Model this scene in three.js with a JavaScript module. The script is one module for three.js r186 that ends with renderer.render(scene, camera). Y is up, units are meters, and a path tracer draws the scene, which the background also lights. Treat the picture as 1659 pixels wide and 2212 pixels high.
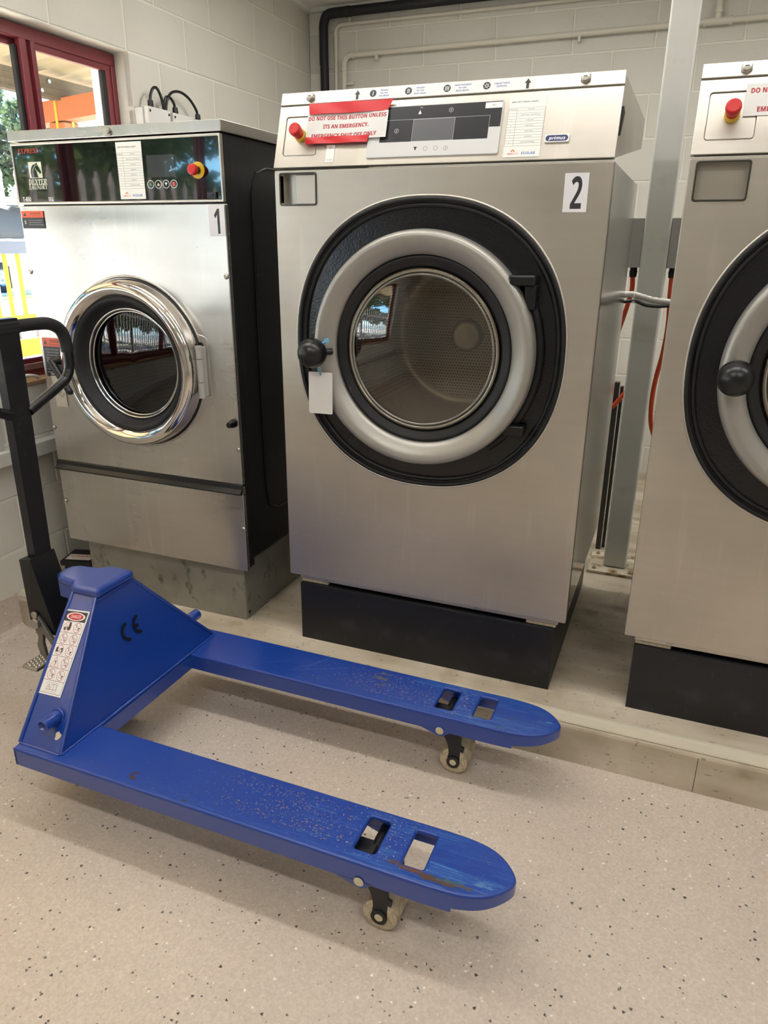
import * as THREE from 'three';
import { RoundedBoxGeometry } from 'three/addons/geometries/RoundedBoxGeometry.js';
import { mergeGeometries } from 'three/addons/utils/BufferGeometryUtils.js';
import { Sky } from 'three/addons/objects/Sky.js';
import { RectAreaLightUniformsLib } from 'three/addons/lights/RectAreaLightUniformsLib.js';

// ---------------------------------------------------------------- camera, sky, sun, exposure
const scene = new THREE.Scene();
const D2R = Math.PI / 180;
const camera = new THREE.PerspectiveCamera(70.09, 1659 / 2212, 0.05, 400);
camera.position.set(1.0785, 1.393, 1.9025);
camera.rotation.set(-20.268 * D2R, 21.562 * D2R, 0.478 * D2R, 'YXZ');
const renderer = new THREE.WebGLRenderer({ antialias: true });
renderer.toneMapping = THREE.LinearToneMapping;
renderer.toneMappingExposure = 1.04;
renderer.shadowMap.enabled = true;
RectAreaLightUniformsLib.init();
const LAMP = 25, LAMP_COLOR = new THREE.Color(1.0, 0.965, 0.92), SUN = 60, SKY_STRENGTH = 1.4;
const sky = new Sky(); sky.scale.setScalar(1000); scene.add(sky); sky.name = 'sky';
sky.material.uniforms.turbidity.value = 3; sky.material.uniforms.rayleigh.value = 1.2;
sky.material.uniforms.mieCoefficient.value = 0.004; sky.material.uniforms.mieDirectionalG.value = 0.8;
const sunDir = new THREE.Vector3(-0.62, 0.78, 0.1).normalize();
sky.material.uniforms.sunPosition.value.copy(sunDir);
scene.environmentIntensity = SKY_STRENGTH; scene.backgroundIntensity = SKY_STRENGTH;
const sun = new THREE.DirectionalLight(new THREE.Color(1, 0.95, 0.86), SUN);
sun.position.copy(sunDir).multiplyScalar(40); sun.castShadow = true; sun.name = 'sun';
sun.shadow.camera.left = -25; sun.shadow.camera.right = 25; sun.shadow.camera.top = 25; sun.shadow.camera.bottom = -25; sun.shadow.camera.far = 90;
scene.add(sun);

// ---------------------------------------------------------------- helpers
let seed = 7;
const rnd = () => { seed = (seed * 1664525 + 1013904223) >>> 0; return seed / 4294967296; };
const rr = (a, b) => a + (b - a) * rnd();
const names = {};
const numbered = (n) => { const k = (names[n] = (names[n] ?? -1) + 1); return k ? n + '_' + String(k).padStart(3, '0') : n; };
function tag(o, label, category, group) { o.userData.label = label; o.userData.category = category; if (group) o.userData.group = group; return o; }
function thing(name, label, category, [x, y, z] = [0, 0, 0], turn = 0, group) {
  const o = new THREE.Group(); o.name = numbered(name); scene.add(o); o.position.set(x, y, z); o.rotation.y = turn; return tag(o, label, category, group);
}
function shadows(m) { m.castShadow = m.receiveShadow = true; return m; }
function part(name, geo, mat, parent, label) {
  const m = shadows(new THREE.Mesh(Array.isArray(geo) ? merge(geo) : geo, mat)); m.name = name; parent.add(m); if (label) m.userData.label = label; return m;
}
function solo(name, geo, mat, label, category, group) { const m = part(numbered(name), geo, mat, scene); return tag(m, label, category, group); }
function structure(name, geo, mat) { const m = part(name, geo, mat, scene); m.userData.kind = 'structure'; return m; }
function merge(list) {
  const gs = list.map((g) => { let q = g.index ? g.toNonIndexed() : g.clone(); for (const k of Object.keys(q.attributes)) if (!['position', 'normal', 'uv'].includes(k)) q.deleteAttribute(k); return q; });
  return mergeGeometries(gs);
}
// box by extents, edges rounded by r
function bx(x0, x1, y0, y1, z0, z1, r = 0, seg = 2) {
  const w = x1 - x0, h = y1 - y0, d = z1 - z0;
  const g = r ? new RoundedBoxGeometry(w, h, d, seg, Math.min(r, w / 2.01, h / 2.01, d / 2.01)) : new THREE.BoxGeometry(w, h, d);
  return g.translate((x0 + x1) / 2, (y0 + y1) / 2, (z0 + z1) / 2);
}
function metres(g, s = 1) {      // uv in metres by dominant normal
  const p = g.attributes.position, n = g.attributes.normal, u = new Float32Array(p.count * 2);
  for (let i = 0; i < p.count; i++) {
    const ax = Math.abs(n.getX(i)), ay = Math.abs(n.getY(i)), az = Math.abs(n.getZ(i));
    let a, b; if (ay > ax && ay > az) { a = p.getX(i); b = p.getZ(i); } else if (ax > az) { a = p.getZ(i); b = p.getY(i); } else { a = p.getX(i); b = p.getY(i); }
    u[2 * i] = a * s; u[2 * i + 1] = b * s;
  }
  g.setAttribute('uv', new THREE.BufferAttribute(u, 2)); return g;
}
function ext(shape, depth, bevel = 0, seg = 2, curve = 24) {   // extruded along +z from 0 to depth, bevel inside that range
  const g = new THREE.ExtrudeGeometry(shape, { depth: Math.max(depth - 2 * bevel, 1e-4), bevelEnabled: bevel > 0, bevelThickness: bevel, bevelSize: bevel, bevelOffset: -bevel, bevelSegments: seg, curveSegments: curve });
  return bevel ? g.translate(0, 0, bevel) : g;
}
const flat = (shape, y0, h, bevel = 0, seg = 3) => ext(shape, h, bevel, seg).rotateX(-Math.PI / 2).translate(0, y0, 0);   // shape (x, -z), standing from y0 to y0 + h
function poly(pts) { const s = new THREE.Shape(); pts.forEach(([x, y], i) => i ? s.lineTo(x, y) : s.moveTo(x, y)); s.closePath(); return s; }
function rrect(x0, x1, y0, y1, r, T = THREE.Shape) {
  const s = new T(); s.moveTo(x0 + r, y0); s.lineTo(x1 - r, y0); s.absarc(x1 - r, y0 + r, r, -Math.PI / 2, 0); s.lineTo(x1, y1 - r); s.absarc(x1 - r, y1 - r, r, 0, Math.PI / 2);
  s.lineTo(x0 + r, y1); s.absarc(x0 + r, y1 - r, r, Math.PI / 2, Math.PI); s.lineTo(x0, y0 + r); s.absarc(x0 + r, y0 + r, r, Math.PI, Math.PI * 1.5); return s;
}
const lathe = (prof, seg = 72) => new THREE.LatheGeometry(prof.map(([r, z]) => new THREE.Vector2(r, z)), seg).rotateX(Math.PI / 2);   // around the z axis, profile as (radius, z)
const disc = (r, z0, z1, seg = 32, b = 0.0015) => lathe([[0, z0], [r - b, z0], [r, z0 + b], [r, z1 - b], [r - b, z1], [0, z1]], seg);
function cyl(a, b, r0, r1 = r0, seg = 20) {
  const A = new THREE.Vector3(...a), B = new THREE.Vector3(...b), d = B.clone().sub(A), g = new THREE.CylinderGeometry(r1, r0, d.length(), seg);
  g.applyQuaternion(new THREE.Quaternion().setFromUnitVectors(new THREE.Vector3(0, 1, 0), d.normalize())); return g.translate((a[0] + b[0]) / 2, (a[1] + b[1]) / 2, (a[2] + b[2]) / 2);
}
function tube(pts, r, seg = 48, rad = 12, tension = 0.5) { return new THREE.TubeGeometry(new THREE.CatmullRomCurve3(pts.map((p) => new THREE.Vector3(...p)), false, 'catmullrom', tension), seg, r, rad, false); }
function quad(a, b, c, d) {   // bottom-left, bottom-right, top-right, top-left
  const g = new THREE.BufferGeometry(), p = [a, b, c, d].flat();
  g.setAttribute('position', new THREE.Float32BufferAttribute(p, 3)); g.setAttribute('uv', new THREE.Float32BufferAttribute([0, 0, 1, 0, 1, 1, 0, 1], 2)); g.setIndex([0, 1, 2, 0, 2, 3]); g.computeVertexNormals(); return g;
}
function solid(verts, faces) { // flat shaded polyhedron
  const p = []; for (const f of faces) for (let i = 1; i < f.length - 1; i++) p.push(...verts[f[0]], ...verts[f[i]], ...verts[f[i + 1]]);
  const g = new THREE.BufferGeometry(); g.setAttribute('position', new THREE.Float32BufferAttribute(p, 3)); g.computeVertexNormals();
  g.setAttribute('uv', new THREE.Float32BufferAttribute(new Float32Array(p.length / 3 * 2), 2)); return metres(g);
}
const hexa = (v) => solid(v, [[0, 1, 2, 3], [7, 6, 5, 4], [0, 4, 5, 1], [1, 5, 6, 2], [2, 6, 7, 3], [3, 7, 4, 0]]);   // bottom ring then top ring, outward when bottom ring runs clockwise seen from above

// ---------------------------------------------------------------- noise and textures
const PERM = new Uint8Array(512); { const a = [...Array(256).keys()]; for (let i = 255; i > 0; i--) { const j = Math.floor(rnd() * (i + 1)); [a[i], a[j]] = [a[j], a[i]]; } for (let i = 0; i < 512; i++) PERM[i] = a[i & 255]; }
const lat = (x, y, s) => PERM[(PERM[(x + s) & 255] + y) & 255] / 255;
function vn(x, y, wx, wy, s = 0) {   // tiling value noise, period wx, wy cells
  const xi = Math.floor(x), yi = Math.floor(y), fx = x - xi, fy = y - yi, u = fx * fx * (3 - 2 * fx), v = fy * fy * (3 - 2 * fy);
  const X0 = ((xi % wx) + wx) % wx, X1 = (X0 + 1) % wx, Y0 = ((yi % wy) + wy) % wy, Y1 = (Y0 + 1) % wy;
  const a = lat(X0, Y0, s), b = lat(X1, Y0, s), c = lat(X0, Y1, s), d = lat(X1, Y1, s);
  return a + (b - a) * u + (c - a) * v + (a - b - c + d) * u * v;
}
function fbm(u, v, fx, fy, oct = 4, s = 0) { let t = 0, w = 0.5, n = 0; for (let o = 0; o < oct; o++) { t += w * vn(u * fx, v * fy, fx, fy, s + o * 17); n += w; w /= 2; fx *= 2; fy *= 2; } return t / n; }
function tex(n, fn, color = true, rep = 1) {
  const d = new Uint8Array(n * n * 4);
  for (let j = 0, k = 0; j < n; j++) for (let i = 0; i < n; i++, k += 4) { const c = fn(i / n, j / n); if (typeof c === 'number') { d[k] = d[k + 1] = d[k + 2] = Math.max(0, Math.min(255, c)); } else { d[k] = Math.max(0, Math.min(255, c[0])); d[k + 1] = Math.max(0, Math.min(255, c[1])); d[k + 2] = Math.max(0, Math.min(255, c[2])); } d[k + 3] = 255; }
  const t = new THREE.DataTexture(d, n, n); t.wrapS = t.wrapT = THREE.RepeatWrapping; t.magFilter = THREE.LinearFilter; t.minFilter = THREE.LinearMipmapLinearFilter; t.generateMipmaps = true;
  if (color) t.colorSpace = THREE.SRGBColorSpace; t.repeat.set(rep, rep); t.needsUpdate = true; return t;
}
function canvas(w, h, draw) {
  const c = document.createElement('canvas'); c.width = w; c.height = h; const x = c.getContext('2d'); draw(x, w, h);
  const t = new THREE.CanvasTexture(c); t.colorSpace = THREE.SRGBColorSpace; t.anisotropy = 8; return t;
}
const S = (o) => new THREE.MeshStandardMaterial(o), PH = (o) => new THREE.MeshPhysicalMaterial(o);
const print = (t, rough = 0.45, extra = {}) => PH({ map: t, roughness: rough, side: THREE.DoubleSide, ...extra });

// ---------------------------------------------------------------- materials
const paintBump = tex(512, (u, v) => 255 * (0.55 * fbm(u, v, 60, 60, 3, 3) + 0.45 * fbm(u, v, 14, 14, 3, 9)), false, 1.25);
const paintMap = tex(256, (u, v) => { const n = fbm(u, v, 4, 4, 5, 21) - 0.5; return [214 + 12 * n, 212 + 12 * n, 203 + 14 * n]; }, true, 0.6);
const wallM = S({ map: paintMap, bumpMap: paintBump, bumpScale: 0.0016, roughness: 0.62 });
const mortarM = S({ color: '#e6e4da', bumpMap: paintBump, bumpScale: 0.001, roughness: 0.6 });
const pipePaintM = S({ color: '#d9d5c8', roughness: 0.5 });
const ceilingM = S({ color: '#e4e3dd', roughness: 0.8 });
const floorT = (() => {
  const n = 2048, d = new Uint8Array(n * n * 4);
  for (let j = 0, k = 0; j < n; j++) for (let i = 0; i < n; i++, k += 4) {
    const u = i / n, v = j / n, g = (fbm(u, v, 256, 256, 2, 5) - 0.5) * 24 + (fbm(u, v, 5, 5, 3, 40) - 0.5) * 10 + (rnd() - 0.5) * 15;
    d[k] = 204 + g; d[k + 1] = 192 + g; d[k + 2] = 180 + g * 0.97; d[k + 3] = 255;
  }
  const fleck = (r, c) => { const cx = rnd() * n, cy = rnd() * n, a = rnd() * 6.3, el = rr(0.55, 1), ca = Math.cos(a), sa = Math.sin(a), R = Math.ceil(r * 1.3), ph = rnd() * 6;
    for (let y = -R; y <= R; y++) for (let x = -R; x <= R; x++) { const X = (x * ca + y * sa), Y = (-x * sa + y * ca) / el, q = Math.hypot(X, Y) + 0.18 * r * Math.sin(3 * Math.atan2(Y, X) + ph); if (q > r) continue;
      const k = 4 * ((((cy + y) | 0) & (n - 1)) * n + (((cx + x) | 0) & (n - 1))), m = Math.min(1, (r - q) / 1.2); for (let e = 0; e < 3; e++) d[k + e] += (c[e] - d[k + e]) * m; } };
  for (let i = 0; i < 500; i++) fleck(rr(3, 6.5), [[92, 88, 84], [112, 106, 100], [74, 70, 66]][i % 3]);
  for (let i = 0; i < 600; i++) fleck(rr(2.6, 6), [[244, 240, 230], [226, 218, 204]][i % 2]);
  for (let i = 0; i < 900; i++) fleck(rr(2, 4), [[140, 130, 120], [210, 200, 186]][i % 2]);
  const t = new THREE.DataTexture(d, n, n); t.wrapS = t.wrapT = THREE.RepeatWrapping; t.magFilter = THREE.LinearFilter; t.minFilter = THREE.LinearMipmapLinearFilter; t.generateMipmaps = true; t.colorSpace = THREE.SRGBColorSpace; t.repeat.set(0.8, 0.8); t.needsUpdate = true; return t;
})();
const floorM = PH({ map: floorT, roughness: 0.48, bumpMap: tex(512, (u, v) => 255 * fbm(u, v, 200, 200, 2, 8), false, 2), bumpScale: 0.0004 });
const concreteT = tex(1024, (u, v) => { const n = fbm(u, v, 6, 6, 6, 50) - 0.5, s = fbm(u, v, 3, 22, 4, 70) - 0.5, pit = fbm(u, v, 90, 90, 2, 31); const st = Math.max(0, fbm(u, v, 9, 9, 4, 90) - 0.6) * 120; const q = 64 * n + 44 * s - (pit > 0.84 ? 34 : 0) - st * 1.2; return [188 + q, 177 + q * 1.04, 158 + q * 1.12]; });
const concreteM = S({ map: concreteT, roughness: 0.68, bumpMap: paintBump, bumpScale: 0.001 });
const concreteEdgeM = S({ map: paintMap, color: '#f2ece0', roughness: 0.6 });
const galvT = tex(512, (u, v) => { const n = fbm(u, v, 5, 5, 5, 11) - 0.5, k = Math.max(0, fbm(u, v, 20, 14, 5, 77) - 0.64) * 330 * (0.2 + fbm(u, v, 50, 50, 2, 5)); const q = 44 * n - k; return [150 + q, 149 + q, 141 + q]; }, true, 1.6);
const galvM = S({ map: galvT, roughness: 0.55, metalness: 0.35 });
function steel(base, rough, s, smear) {
  const m = tex(512, (u, v) => { const n = fbm(u, v, 3, 3, 5, s) - 0.5, b = (fbm(u, v, 4, 90, 2, s + 3) - 0.5), dr = Math.max(0, fbm(u, v, 40, 3, 3, s + 9) - 0.62); const q = 30 * n + 4 * b + 34 * dr; return [base[0] + q, base[1] + q, base[2] + q]; });
  const r = tex(512, (u, v) => { const n = fbm(u, v, 4, 4, 5, s + 40), b = fbm(u, v, 6, 80, 2, s + 60) - 0.5, sp = Math.max(0, fbm(u, v, 7, 7, 5, s + 81) - 0.52); return 255 * (rough + smear * (n - 0.5) + 0.03 * b + sp * smear * 0.12); }, false);
  return PH({ map: m, roughness: 1, roughnessMap: r, metalness: 0.92, anisotropy: 0.35 });
}
const steelM = steel([196, 191, 182], 0.4, 101, 0.22);
const steelHeadM = steel([200, 196, 188], 0.38, 131, 0.2);
const steelSideM = PH({ color: '#b9b8b2', roughness: 0.16, metalness: 0.95 });
const dryerSteelM = steel([196, 193, 188], 0.29, 151, 0.16);
const darkSteelM = PH({ color: '#54524c', roughness: 0.34, metalness: 0.9 });
const chromeM = PH({ color: '#d9d6d2', roughness: 0.07, metalness: 1 });
const zincM = PH({ color: '#b4b1aa', roughness: 0.32, metalness: 0.9 });
const castM = PH({ color: '#85827b', roughness: 0.5, metalness: 0.75 });
const satinM = PH({ color: '#a3a19b', roughness: 0.38, metalness: 0.55, clearcoat: 0.15, clearcoatRoughness: 0.5 });
const blueM = PH({ color: '#0d3c99', roughness: 0.36, clearcoat: 0.85, clearcoatRoughness: 0.14 });
const blackPowderM = PH({ color: '#15161a', roughness: 0.42, bumpMap: paintBump, bumpScale: 0.0005 });
const scuffT = tex(512, (u, v) => { const n = fbm(u, v, 6, 6, 5, 61), s = Math.max(0, fbm(u, v, 40, 30, 4, 66) - 0.72) * 160 + Math.max(0, n - 0.66) * 90; return [20 + s, 21 + s, 26 + s]; }, true, 2);
const blackScuffM = PH({ map: scuffT, roughness: 0.45 });
const rubberM = S({ color: '#16171a', roughness: 0.6 });
const gasketM = S({ color: '#0e0f11', roughness: 0.5 });
const leatherM = PH({ color: '#07080e', roughness: 0.24, bumpMap: tex(512, (u, v) => 255 * fbm(u, v, 90, 90, 2, 15), false, 3), bumpScale: 0.0003 });
const glossBlackM = PH({ color: '#0a0b0d', roughness: 0.06, clearcoat: 1, clearcoatRoughness: 0.03 });
const plasticBlackM = PH({ color: '#101114', roughness: 0.3 });
const glassM = PH({ color: '#ffffff', transmission: 1, thickness: 0, roughness: 0.015, ior: 1.5, specularIntensity: 1 });
const doorGlassM = PH({ color: '#dcd6c8', transmission: 1, thickness: 0, roughness: 0.02, ior: 1.85, clearcoat: 1, clearcoatRoughness: 0.02 });
const darkGlassM = PH({ color: '#8e8f96', transmission: 1, thickness: 0, roughness: 0.02, ior: 1.55, clearcoat: 0.6, clearcoatRoughness: 0.02 });
const drumT = tex(512, (u, v) => { const X = u * 24, Y = v * 24, ox = (Math.floor(Y) & 1) * 0.5, fx = ((X + ox) % 1) - 0.5, fy = (Y % 1) - 0.5; return fx * fx + fy * fy < 0.07 ? [14, 13, 12] : [176, 170, 160]; });
const drumM = S({ map: drumT, roughness: 0.45, metalness: 0.7, side: THREE.DoubleSide });
const dryerDrumM = S({ map: drumT, color: '#7c7878', roughness: 0.5, metalness: 0.6, side: THREE.DoubleSide });
const maroonM = PH({ color: '#7a2f38', roughness: 0.4, clearcoat: 0.2 });
const maroonDustM = S({ color: '#8b6a68', roughness: 0.8 });
const whitePlasticM = PH({ color: '#dcdcda', roughness: 0.4 });
const greyPlasticM = PH({ color: '#a9a9a5', roughness: 0.45 });
const columnT = tex(512, (u, v) => { const n = fbm(u, v, 4, 4, 4, 33) - 0.5, k = Math.max(0, fbm(u, v, 16, 16, 4, 35) - 0.7) * 70; const q = 10 * n - k; return [216 + q, 218 + q, 214 + q]; }, true, 0.9);
const columnM = PH({ map: columnT, roughness: 0.42 });
const rustPlateM = S({ map: tex(256, (u, v) => { const n = fbm(u, v, 5, 5, 5, 12), k = Math.max(0, n - 0.48) * 3; return [198 - 95 * k, 188 - 115 * k, 166 - 130 * k]; }, true, 5), roughness: 0.8 });
const orangeCableM = PH({ color: '#c8481c', roughness: 0.45 });
const redM = PH({ color: '#c32020', roughness: 0.4 });
const redTapeM = PH({ color: '#c4151f', roughness: 0.45 });
const yellowM = PH({ color: '#d8b12c', roughness: 0.45 });
const nylonM = PH({ color: '#cfc4a8', roughness: 0.42 });
const nylonDirtyM = S({ map: tex(256, (u, v) => { const n = fbm(u, v, 8, 6, 5, 18); const k = Math.max(0, n - 0.42) * 1.1; return [196 - 110 * k, 184 - 122 * k, 158 - 124 * k]; }, true, 3), roughness: 0.6 });
const pipeBlackM = PH({ color: '#111218', roughness: 0.5, bumpMap: paintBump, bumpScale: 0.002 });

// worn blue paint for the tops of the forks: uv in metres along the fork (x) and across it (y)
function forkPaint(sd, marks) {
  seed = sd; const W = 2048, H = 320, U = (m) => m / 1.26 * W, V = (m) => H - m / 0.17 * H;
  const t = canvas(W, H, (x) => {
    x.fillStyle = '#0d3c99'; x.fillRect(0, 0, W, H); x.lineCap = 'round';
    const fl = (n, u0, u1, v0, v1, len, col, wd) => { for (let i = 0; i < n; i++) { const a = U(rr(u0, u1)), b = V(rr(v0, v1)), l = rr(0.2, 1) * len; x.strokeStyle = col; x.globalAlpha = rr(0.08, 0.5) * (0.3 + 1.2 * fbm(a / W, b / H, 6, 3, 2, sd)); x.lineWidth = rr(0.5, wd * 1.2); x.beginPath(); x.moveTo(a, b); x.lineTo(a + l, b + rr(-3, 3)); x.stroke(); } };
    fl(260, 0.75, 1.24, 0, 0.16, 130, '#5a8ccb', 2.2); fl(220, 0.88, 1.24, 0.0, 0.06, 150, '#7fb0d6', 2); fl(150, 0.9, 1.2, 0.1, 0.16, 160, '#5e8fc2', 2); fl(70, 0.3, 0.9, 0.0, 0.02, 120, '#5484c0', 2);
    fl(160, 0.0, 0.9, 0, 0.16, 26, '#4a6cb8', 1.2);
    const dots = (n, u0, u1, v0, v1, col, r) => { for (let i = 0; i < n; i++) { x.fillStyle = col; x.globalAlpha = rr(0.3, 0.95); x.beginPath(); x.ellipse(U((rr(u0, u1) + rr(u0, u1)) / 2), V(rr(v0, v1)), rr(0.6, r) * 2.2, rr(0.5, r) * 1.1, rr(0, 3), 0, 6.3); x.fill(); } };
    dots(700, 0.5, 0.98, 0.03, 0.14, '#b5806e', 2.2); dots(300, 0.86, 1.08, 0.02, 0.15, '#d6aca2', 2); dots(150, 0.1, 1.2, 0, 0.16, '#b9c0cc', 1.4); dots(50, 1.1, 1.24, 0.01, 0.13, '#8b5a4a', 2);
    x.globalAlpha = 1; marks(x, U, V); x.globalAlpha = 1;
  });
  t.wrapS = t.wrapT = THREE.ClampToEdgeWrapping; t.repeat.set(1 / 1.26, 1 / 0.17);
  return PH({ map: t, roughness: 0.4, clearcoat: 0.35, clearcoatRoughness: 0.3 });
}
const blob = (x, X, Y, r, col, n = 30, ex = 2.4) => { for (let i = 0; i < n; i++) { x.fillStyle = col; x.globalAlpha = rr(0.15, 0.6); x.beginPath(); x.ellipse(X + rr(-r, r) * ex, Y + rr(-r, r) * 0.5, rr(0.1, 0.5) * r * 1.8, rr(0.08, 0.3) * r, rr(-0.1, 0.3), 0, 6.3); x.fill(); } };
const forkNearM = forkPaint(11, (x, U, V) => {
  x.fillStyle = '#4a2a1c'; x.globalAlpha = 0.95; const a = U(0.335), b = V(0.034); x.fillRect(a, b - 22, 9, 26); x.fillRect(a + 6, b - 24, 26, 8); x.beginPath(); x.moveTo(a + 2, b); x.lineTo(a + 36, b + 8); x.lineTo(a + 30, b + 22); x.lineTo(a + 14, b + 20); x.lineTo(a, b + 8); x.fill();
  for (let i = 0; i < 40; i++) { x.strokeStyle = '#8aa6c0'; x.globalAlpha = rr(0.2, 0.6); x.lineWidth = 1; const q = U(rr(0.37, 0.56)), w = V(0.034 - (q / 2048 * 1.26 - 0.37) * 0.08); x.beginPath(); x.moveTo(q, w - rr(0, 14)); x.lineTo(q + rr(0, 5), w + rr(0, 12)); x.stroke(); }
  blob(x, U(1.03), V(0.03), 22, '#6b3a22', 50); blob(x, U(1.05), V(0.024), 12, '#7a4426', 40, 4); blob(x, U(1.11), V(0.022), 24, '#5b3c2a', 70, 2.8); blob(x, U(1.15), V(0.024), 14, '#6a4a34', 40, 3); blob(x, U(1.13), V(0.028), 18, '#3f6a78', 26); blob(x, U(1.2), V(0.045), 20, '#6f9cc0', 12, 1.6); blob(x, U(1.08), V(0.085), 8, '#5a3a34', 10, 5);
  x.strokeStyle = '#6fb0e0'; for (let i = 0; i < 9; i++) { x.globalAlpha = rr(0.3, 0.7); x.lineWidth = rr(1, 2.4); const v = V(rr(0.035, 0.062)); x.beginPath(); x.moveTo(U(1.07 + rr(0, 0.02)), v); x.lineTo(U(1.13 + rr(0, 0.04)), v + rr(2, 8)); x.stroke(); }
  blob(x, U(0.505), V(0.012), 9, '#3d2a22', 14, 1);
});
const forkFarM = forkPaint(23, (x, U, V) => {
  blob(x, U(0.73), V(0.105), 22, '#6d6258', 40, 1.4); blob(x, U(0.735), V(0.13), 14, '#7d7066', 24, 1.6); blob(x, U(0.74), V(0.075), 14, '#6a5d56', 20, 1.6);
  x.strokeStyle = '#93b6dc'; x.lineWidth = 1.4; for (const [a, b, c, d] of [[0.47, 0.05, 0.54, 0.135], [0.46, 0.04, 0.62, 0.12], [0.5, 0.07, 0.55, 0.16], [0.38, 0.05, 0.44, 0.09]]) { x.globalAlpha = 0.7; x.beginPath(); x.moveTo(U(a), V(b)); x.lineTo(U(c), V(d)); x.stroke(); }
  x.strokeStyle = '#5aa0dc'; for (let i = 0; i < 8; i++) { x.globalAlpha = rr(0.3, 0.7); x.lineWidth = rr(1, 2.2); const v = V(rr(0.128, 0.15)); x.beginPath(); x.moveTo(U(0.78 + rr(0, 0.06)), v); x.lineTo(U(0.92 + rr(0, 0.1)), v + rr(-2, 3)); x.stroke(); }
  blob(x, U(1.12), V(0.06), 9, '#6b4438', 14, 3); blob(x, U(1.21), V(0.08), 18, '#6f9cc0', 10, 1.6); blob(x, U(1.1), V(0.012), 12, '#4b5a52', 16, 2);
});

// ---------------------------------------------------------------- the room
const xL = -1.1213, zB = -2.4423, yC = 2.6221, xR = 3.7, zF = 5.2, SLAB = 0.1426, T = 0.2;
const sillY = 0.9, headY = 2.1, winA = -0.85, winB = 2.75;
structure('floor', metres(bx(xL, xR, -0.12, 0, zB, zF)), floorM);
structure('ceiling', bx(xL - T, xR + T, yC, yC + 0.15, zB - T, zF + T), ceilingM);
const wl = structure('wall_left', [bx(xL - T, xL - 0.004, -0.12, sillY, zB - T, zF + T), bx(xL - T, xL - 0.004, headY, yC, zB - T, zF + T), bx(xL - T, xL - 0.004, sillY, headY, zB - T, winA), bx(xL - T, xL - 0.004, sillY, headY, winB, zF + T)].map((g) => metres(g)), mortarM);
const wb = structure('wall_back', metres(bx(xL, xR + T, -0.12, yC, zB - T, zB - 0.004)), mortarM);
structure('wall_right', metres(bx(xR, xR + T, -0.12, yC, zB, zF + T)), wallM);
structure('wall_front', metres(bx(xL, xR, -0.12, yC, zF, zF + T)), wallM);
// painted blocks, each its own piece; joints are recessed 4 mm
{
  const cache = new Map();
  const block = (len, hgt, alongX) => { const k = len.toFixed(3) + hgt.toFixed(3) + alongX; if (!cache.has(k)) { const g = new RoundedBoxGeometry(alongX ? len : 0.03, hgt, alongX ? 0.03 : len, 1, 0.003); cache.set(k, metres(g)); } return cache.get(k); };
  const row = (wall, alongX, y0, y1, a0, a1, first) => {
    for (let a = first; a < a1; a += 0.4) {
      const s = Math.max(a + 0.0045, a0 + (a + 0.0045 < a0 ? 0 : 0)), e = Math.min(a + 0.3955, a1); if (e - s < 0.03) continue;
      const m = shadows(new THREE.Mesh(block(e - s, y1 - y0, alongX), wallM)); m.name = 'block'; const c = (s + e) / 2, j = rr(-0.0006, 0.0006);
      m.position.set(alongX ? c : xL - 0.0162 + j, (y0 + y1) / 2, alongX ? zB - 0.0162 + j : c); wall.add(m);
    }
  };
  for (let k = 0; k < 13; k++) {
    const y0 = 0.1 + 0.2 * k + 0.0045, y1 = Math.min(y0 + 0.191, yC), odd = k % 2;
    if (y1 - y0 < 0.03) continue;
    const low = y1 < sillY + 0.05, off = low ? (odd ? -0.37 : -0.165) : (odd ? -1.04 : -0.84);
    const first = off - 0.4 * Math.ceil((off - zB) / 0.4);
    row(wl, false, y0, y1, zB, low || y0 > headY ? 1.1 : winA, first);
    const fb = (odd ? -0.03 : 0.17) - 1.2; row(wb, true, y0, y1, xL, 2.2, fb < xL - 0.4 ? fb + 0.4 : fb);
  }
}
// coved vinyl skirting along the left wall, in the floor's own sheet
structure('baseboard_left', metres(ext(poly([[0, 0], [0.035, 0], [0.018, 0.006], [0.008, 0.018], [0.006, 0.035], [0.006, SLAB], [0, SLAB]]), 4.9).translate(xL, 0.0005, 0.109)), floorM);
structure('trim_1', bx(xL, xL + 0.03, yC - 0.02, yC, zB, zF), ceilingM);
structure('trim_2', bx(xL + 0.03, xR, yC - 0.02, yC, zB, zB + 0.03), ceilingM);
// raised concrete plinth under the machines: top, worn bevel, face with a crack
{
  const p = structure('concrete_plinth', metres(ext(poly([[-0.1083, 0], [-0.1083, 0.112], [-0.106, 0.119], [-0.098, 0.122], [-0.096, 0.128], [-0.088, 0.139], [-0.078, SLAB], [-zB, SLAB], [-zB, 0]]), xR - xL).rotateY(Math.PI / 2).translate(xL, 0, 0).rotateY(0)), concreteM);
  part('edge_strip', metres(ext(poly([[-0.1005, 0.1235], [-0.0985, 0.128], [-0.089, 0.1412], [-0.078, 0.1436], [-0.07, 0.1432], [-0.085, 0.138], [-0.095, 0.124]]), xR - xL).rotateY(Math.PI / 2).translate(xL, 0, 0)), concreteEdgeM, p, 'pale worn bevel along the edge');
  part('crack', bx(1.2737, 1.2752, 0.002, 0.111, 0.1075, 0.1086), gasketM, p);
}

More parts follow.
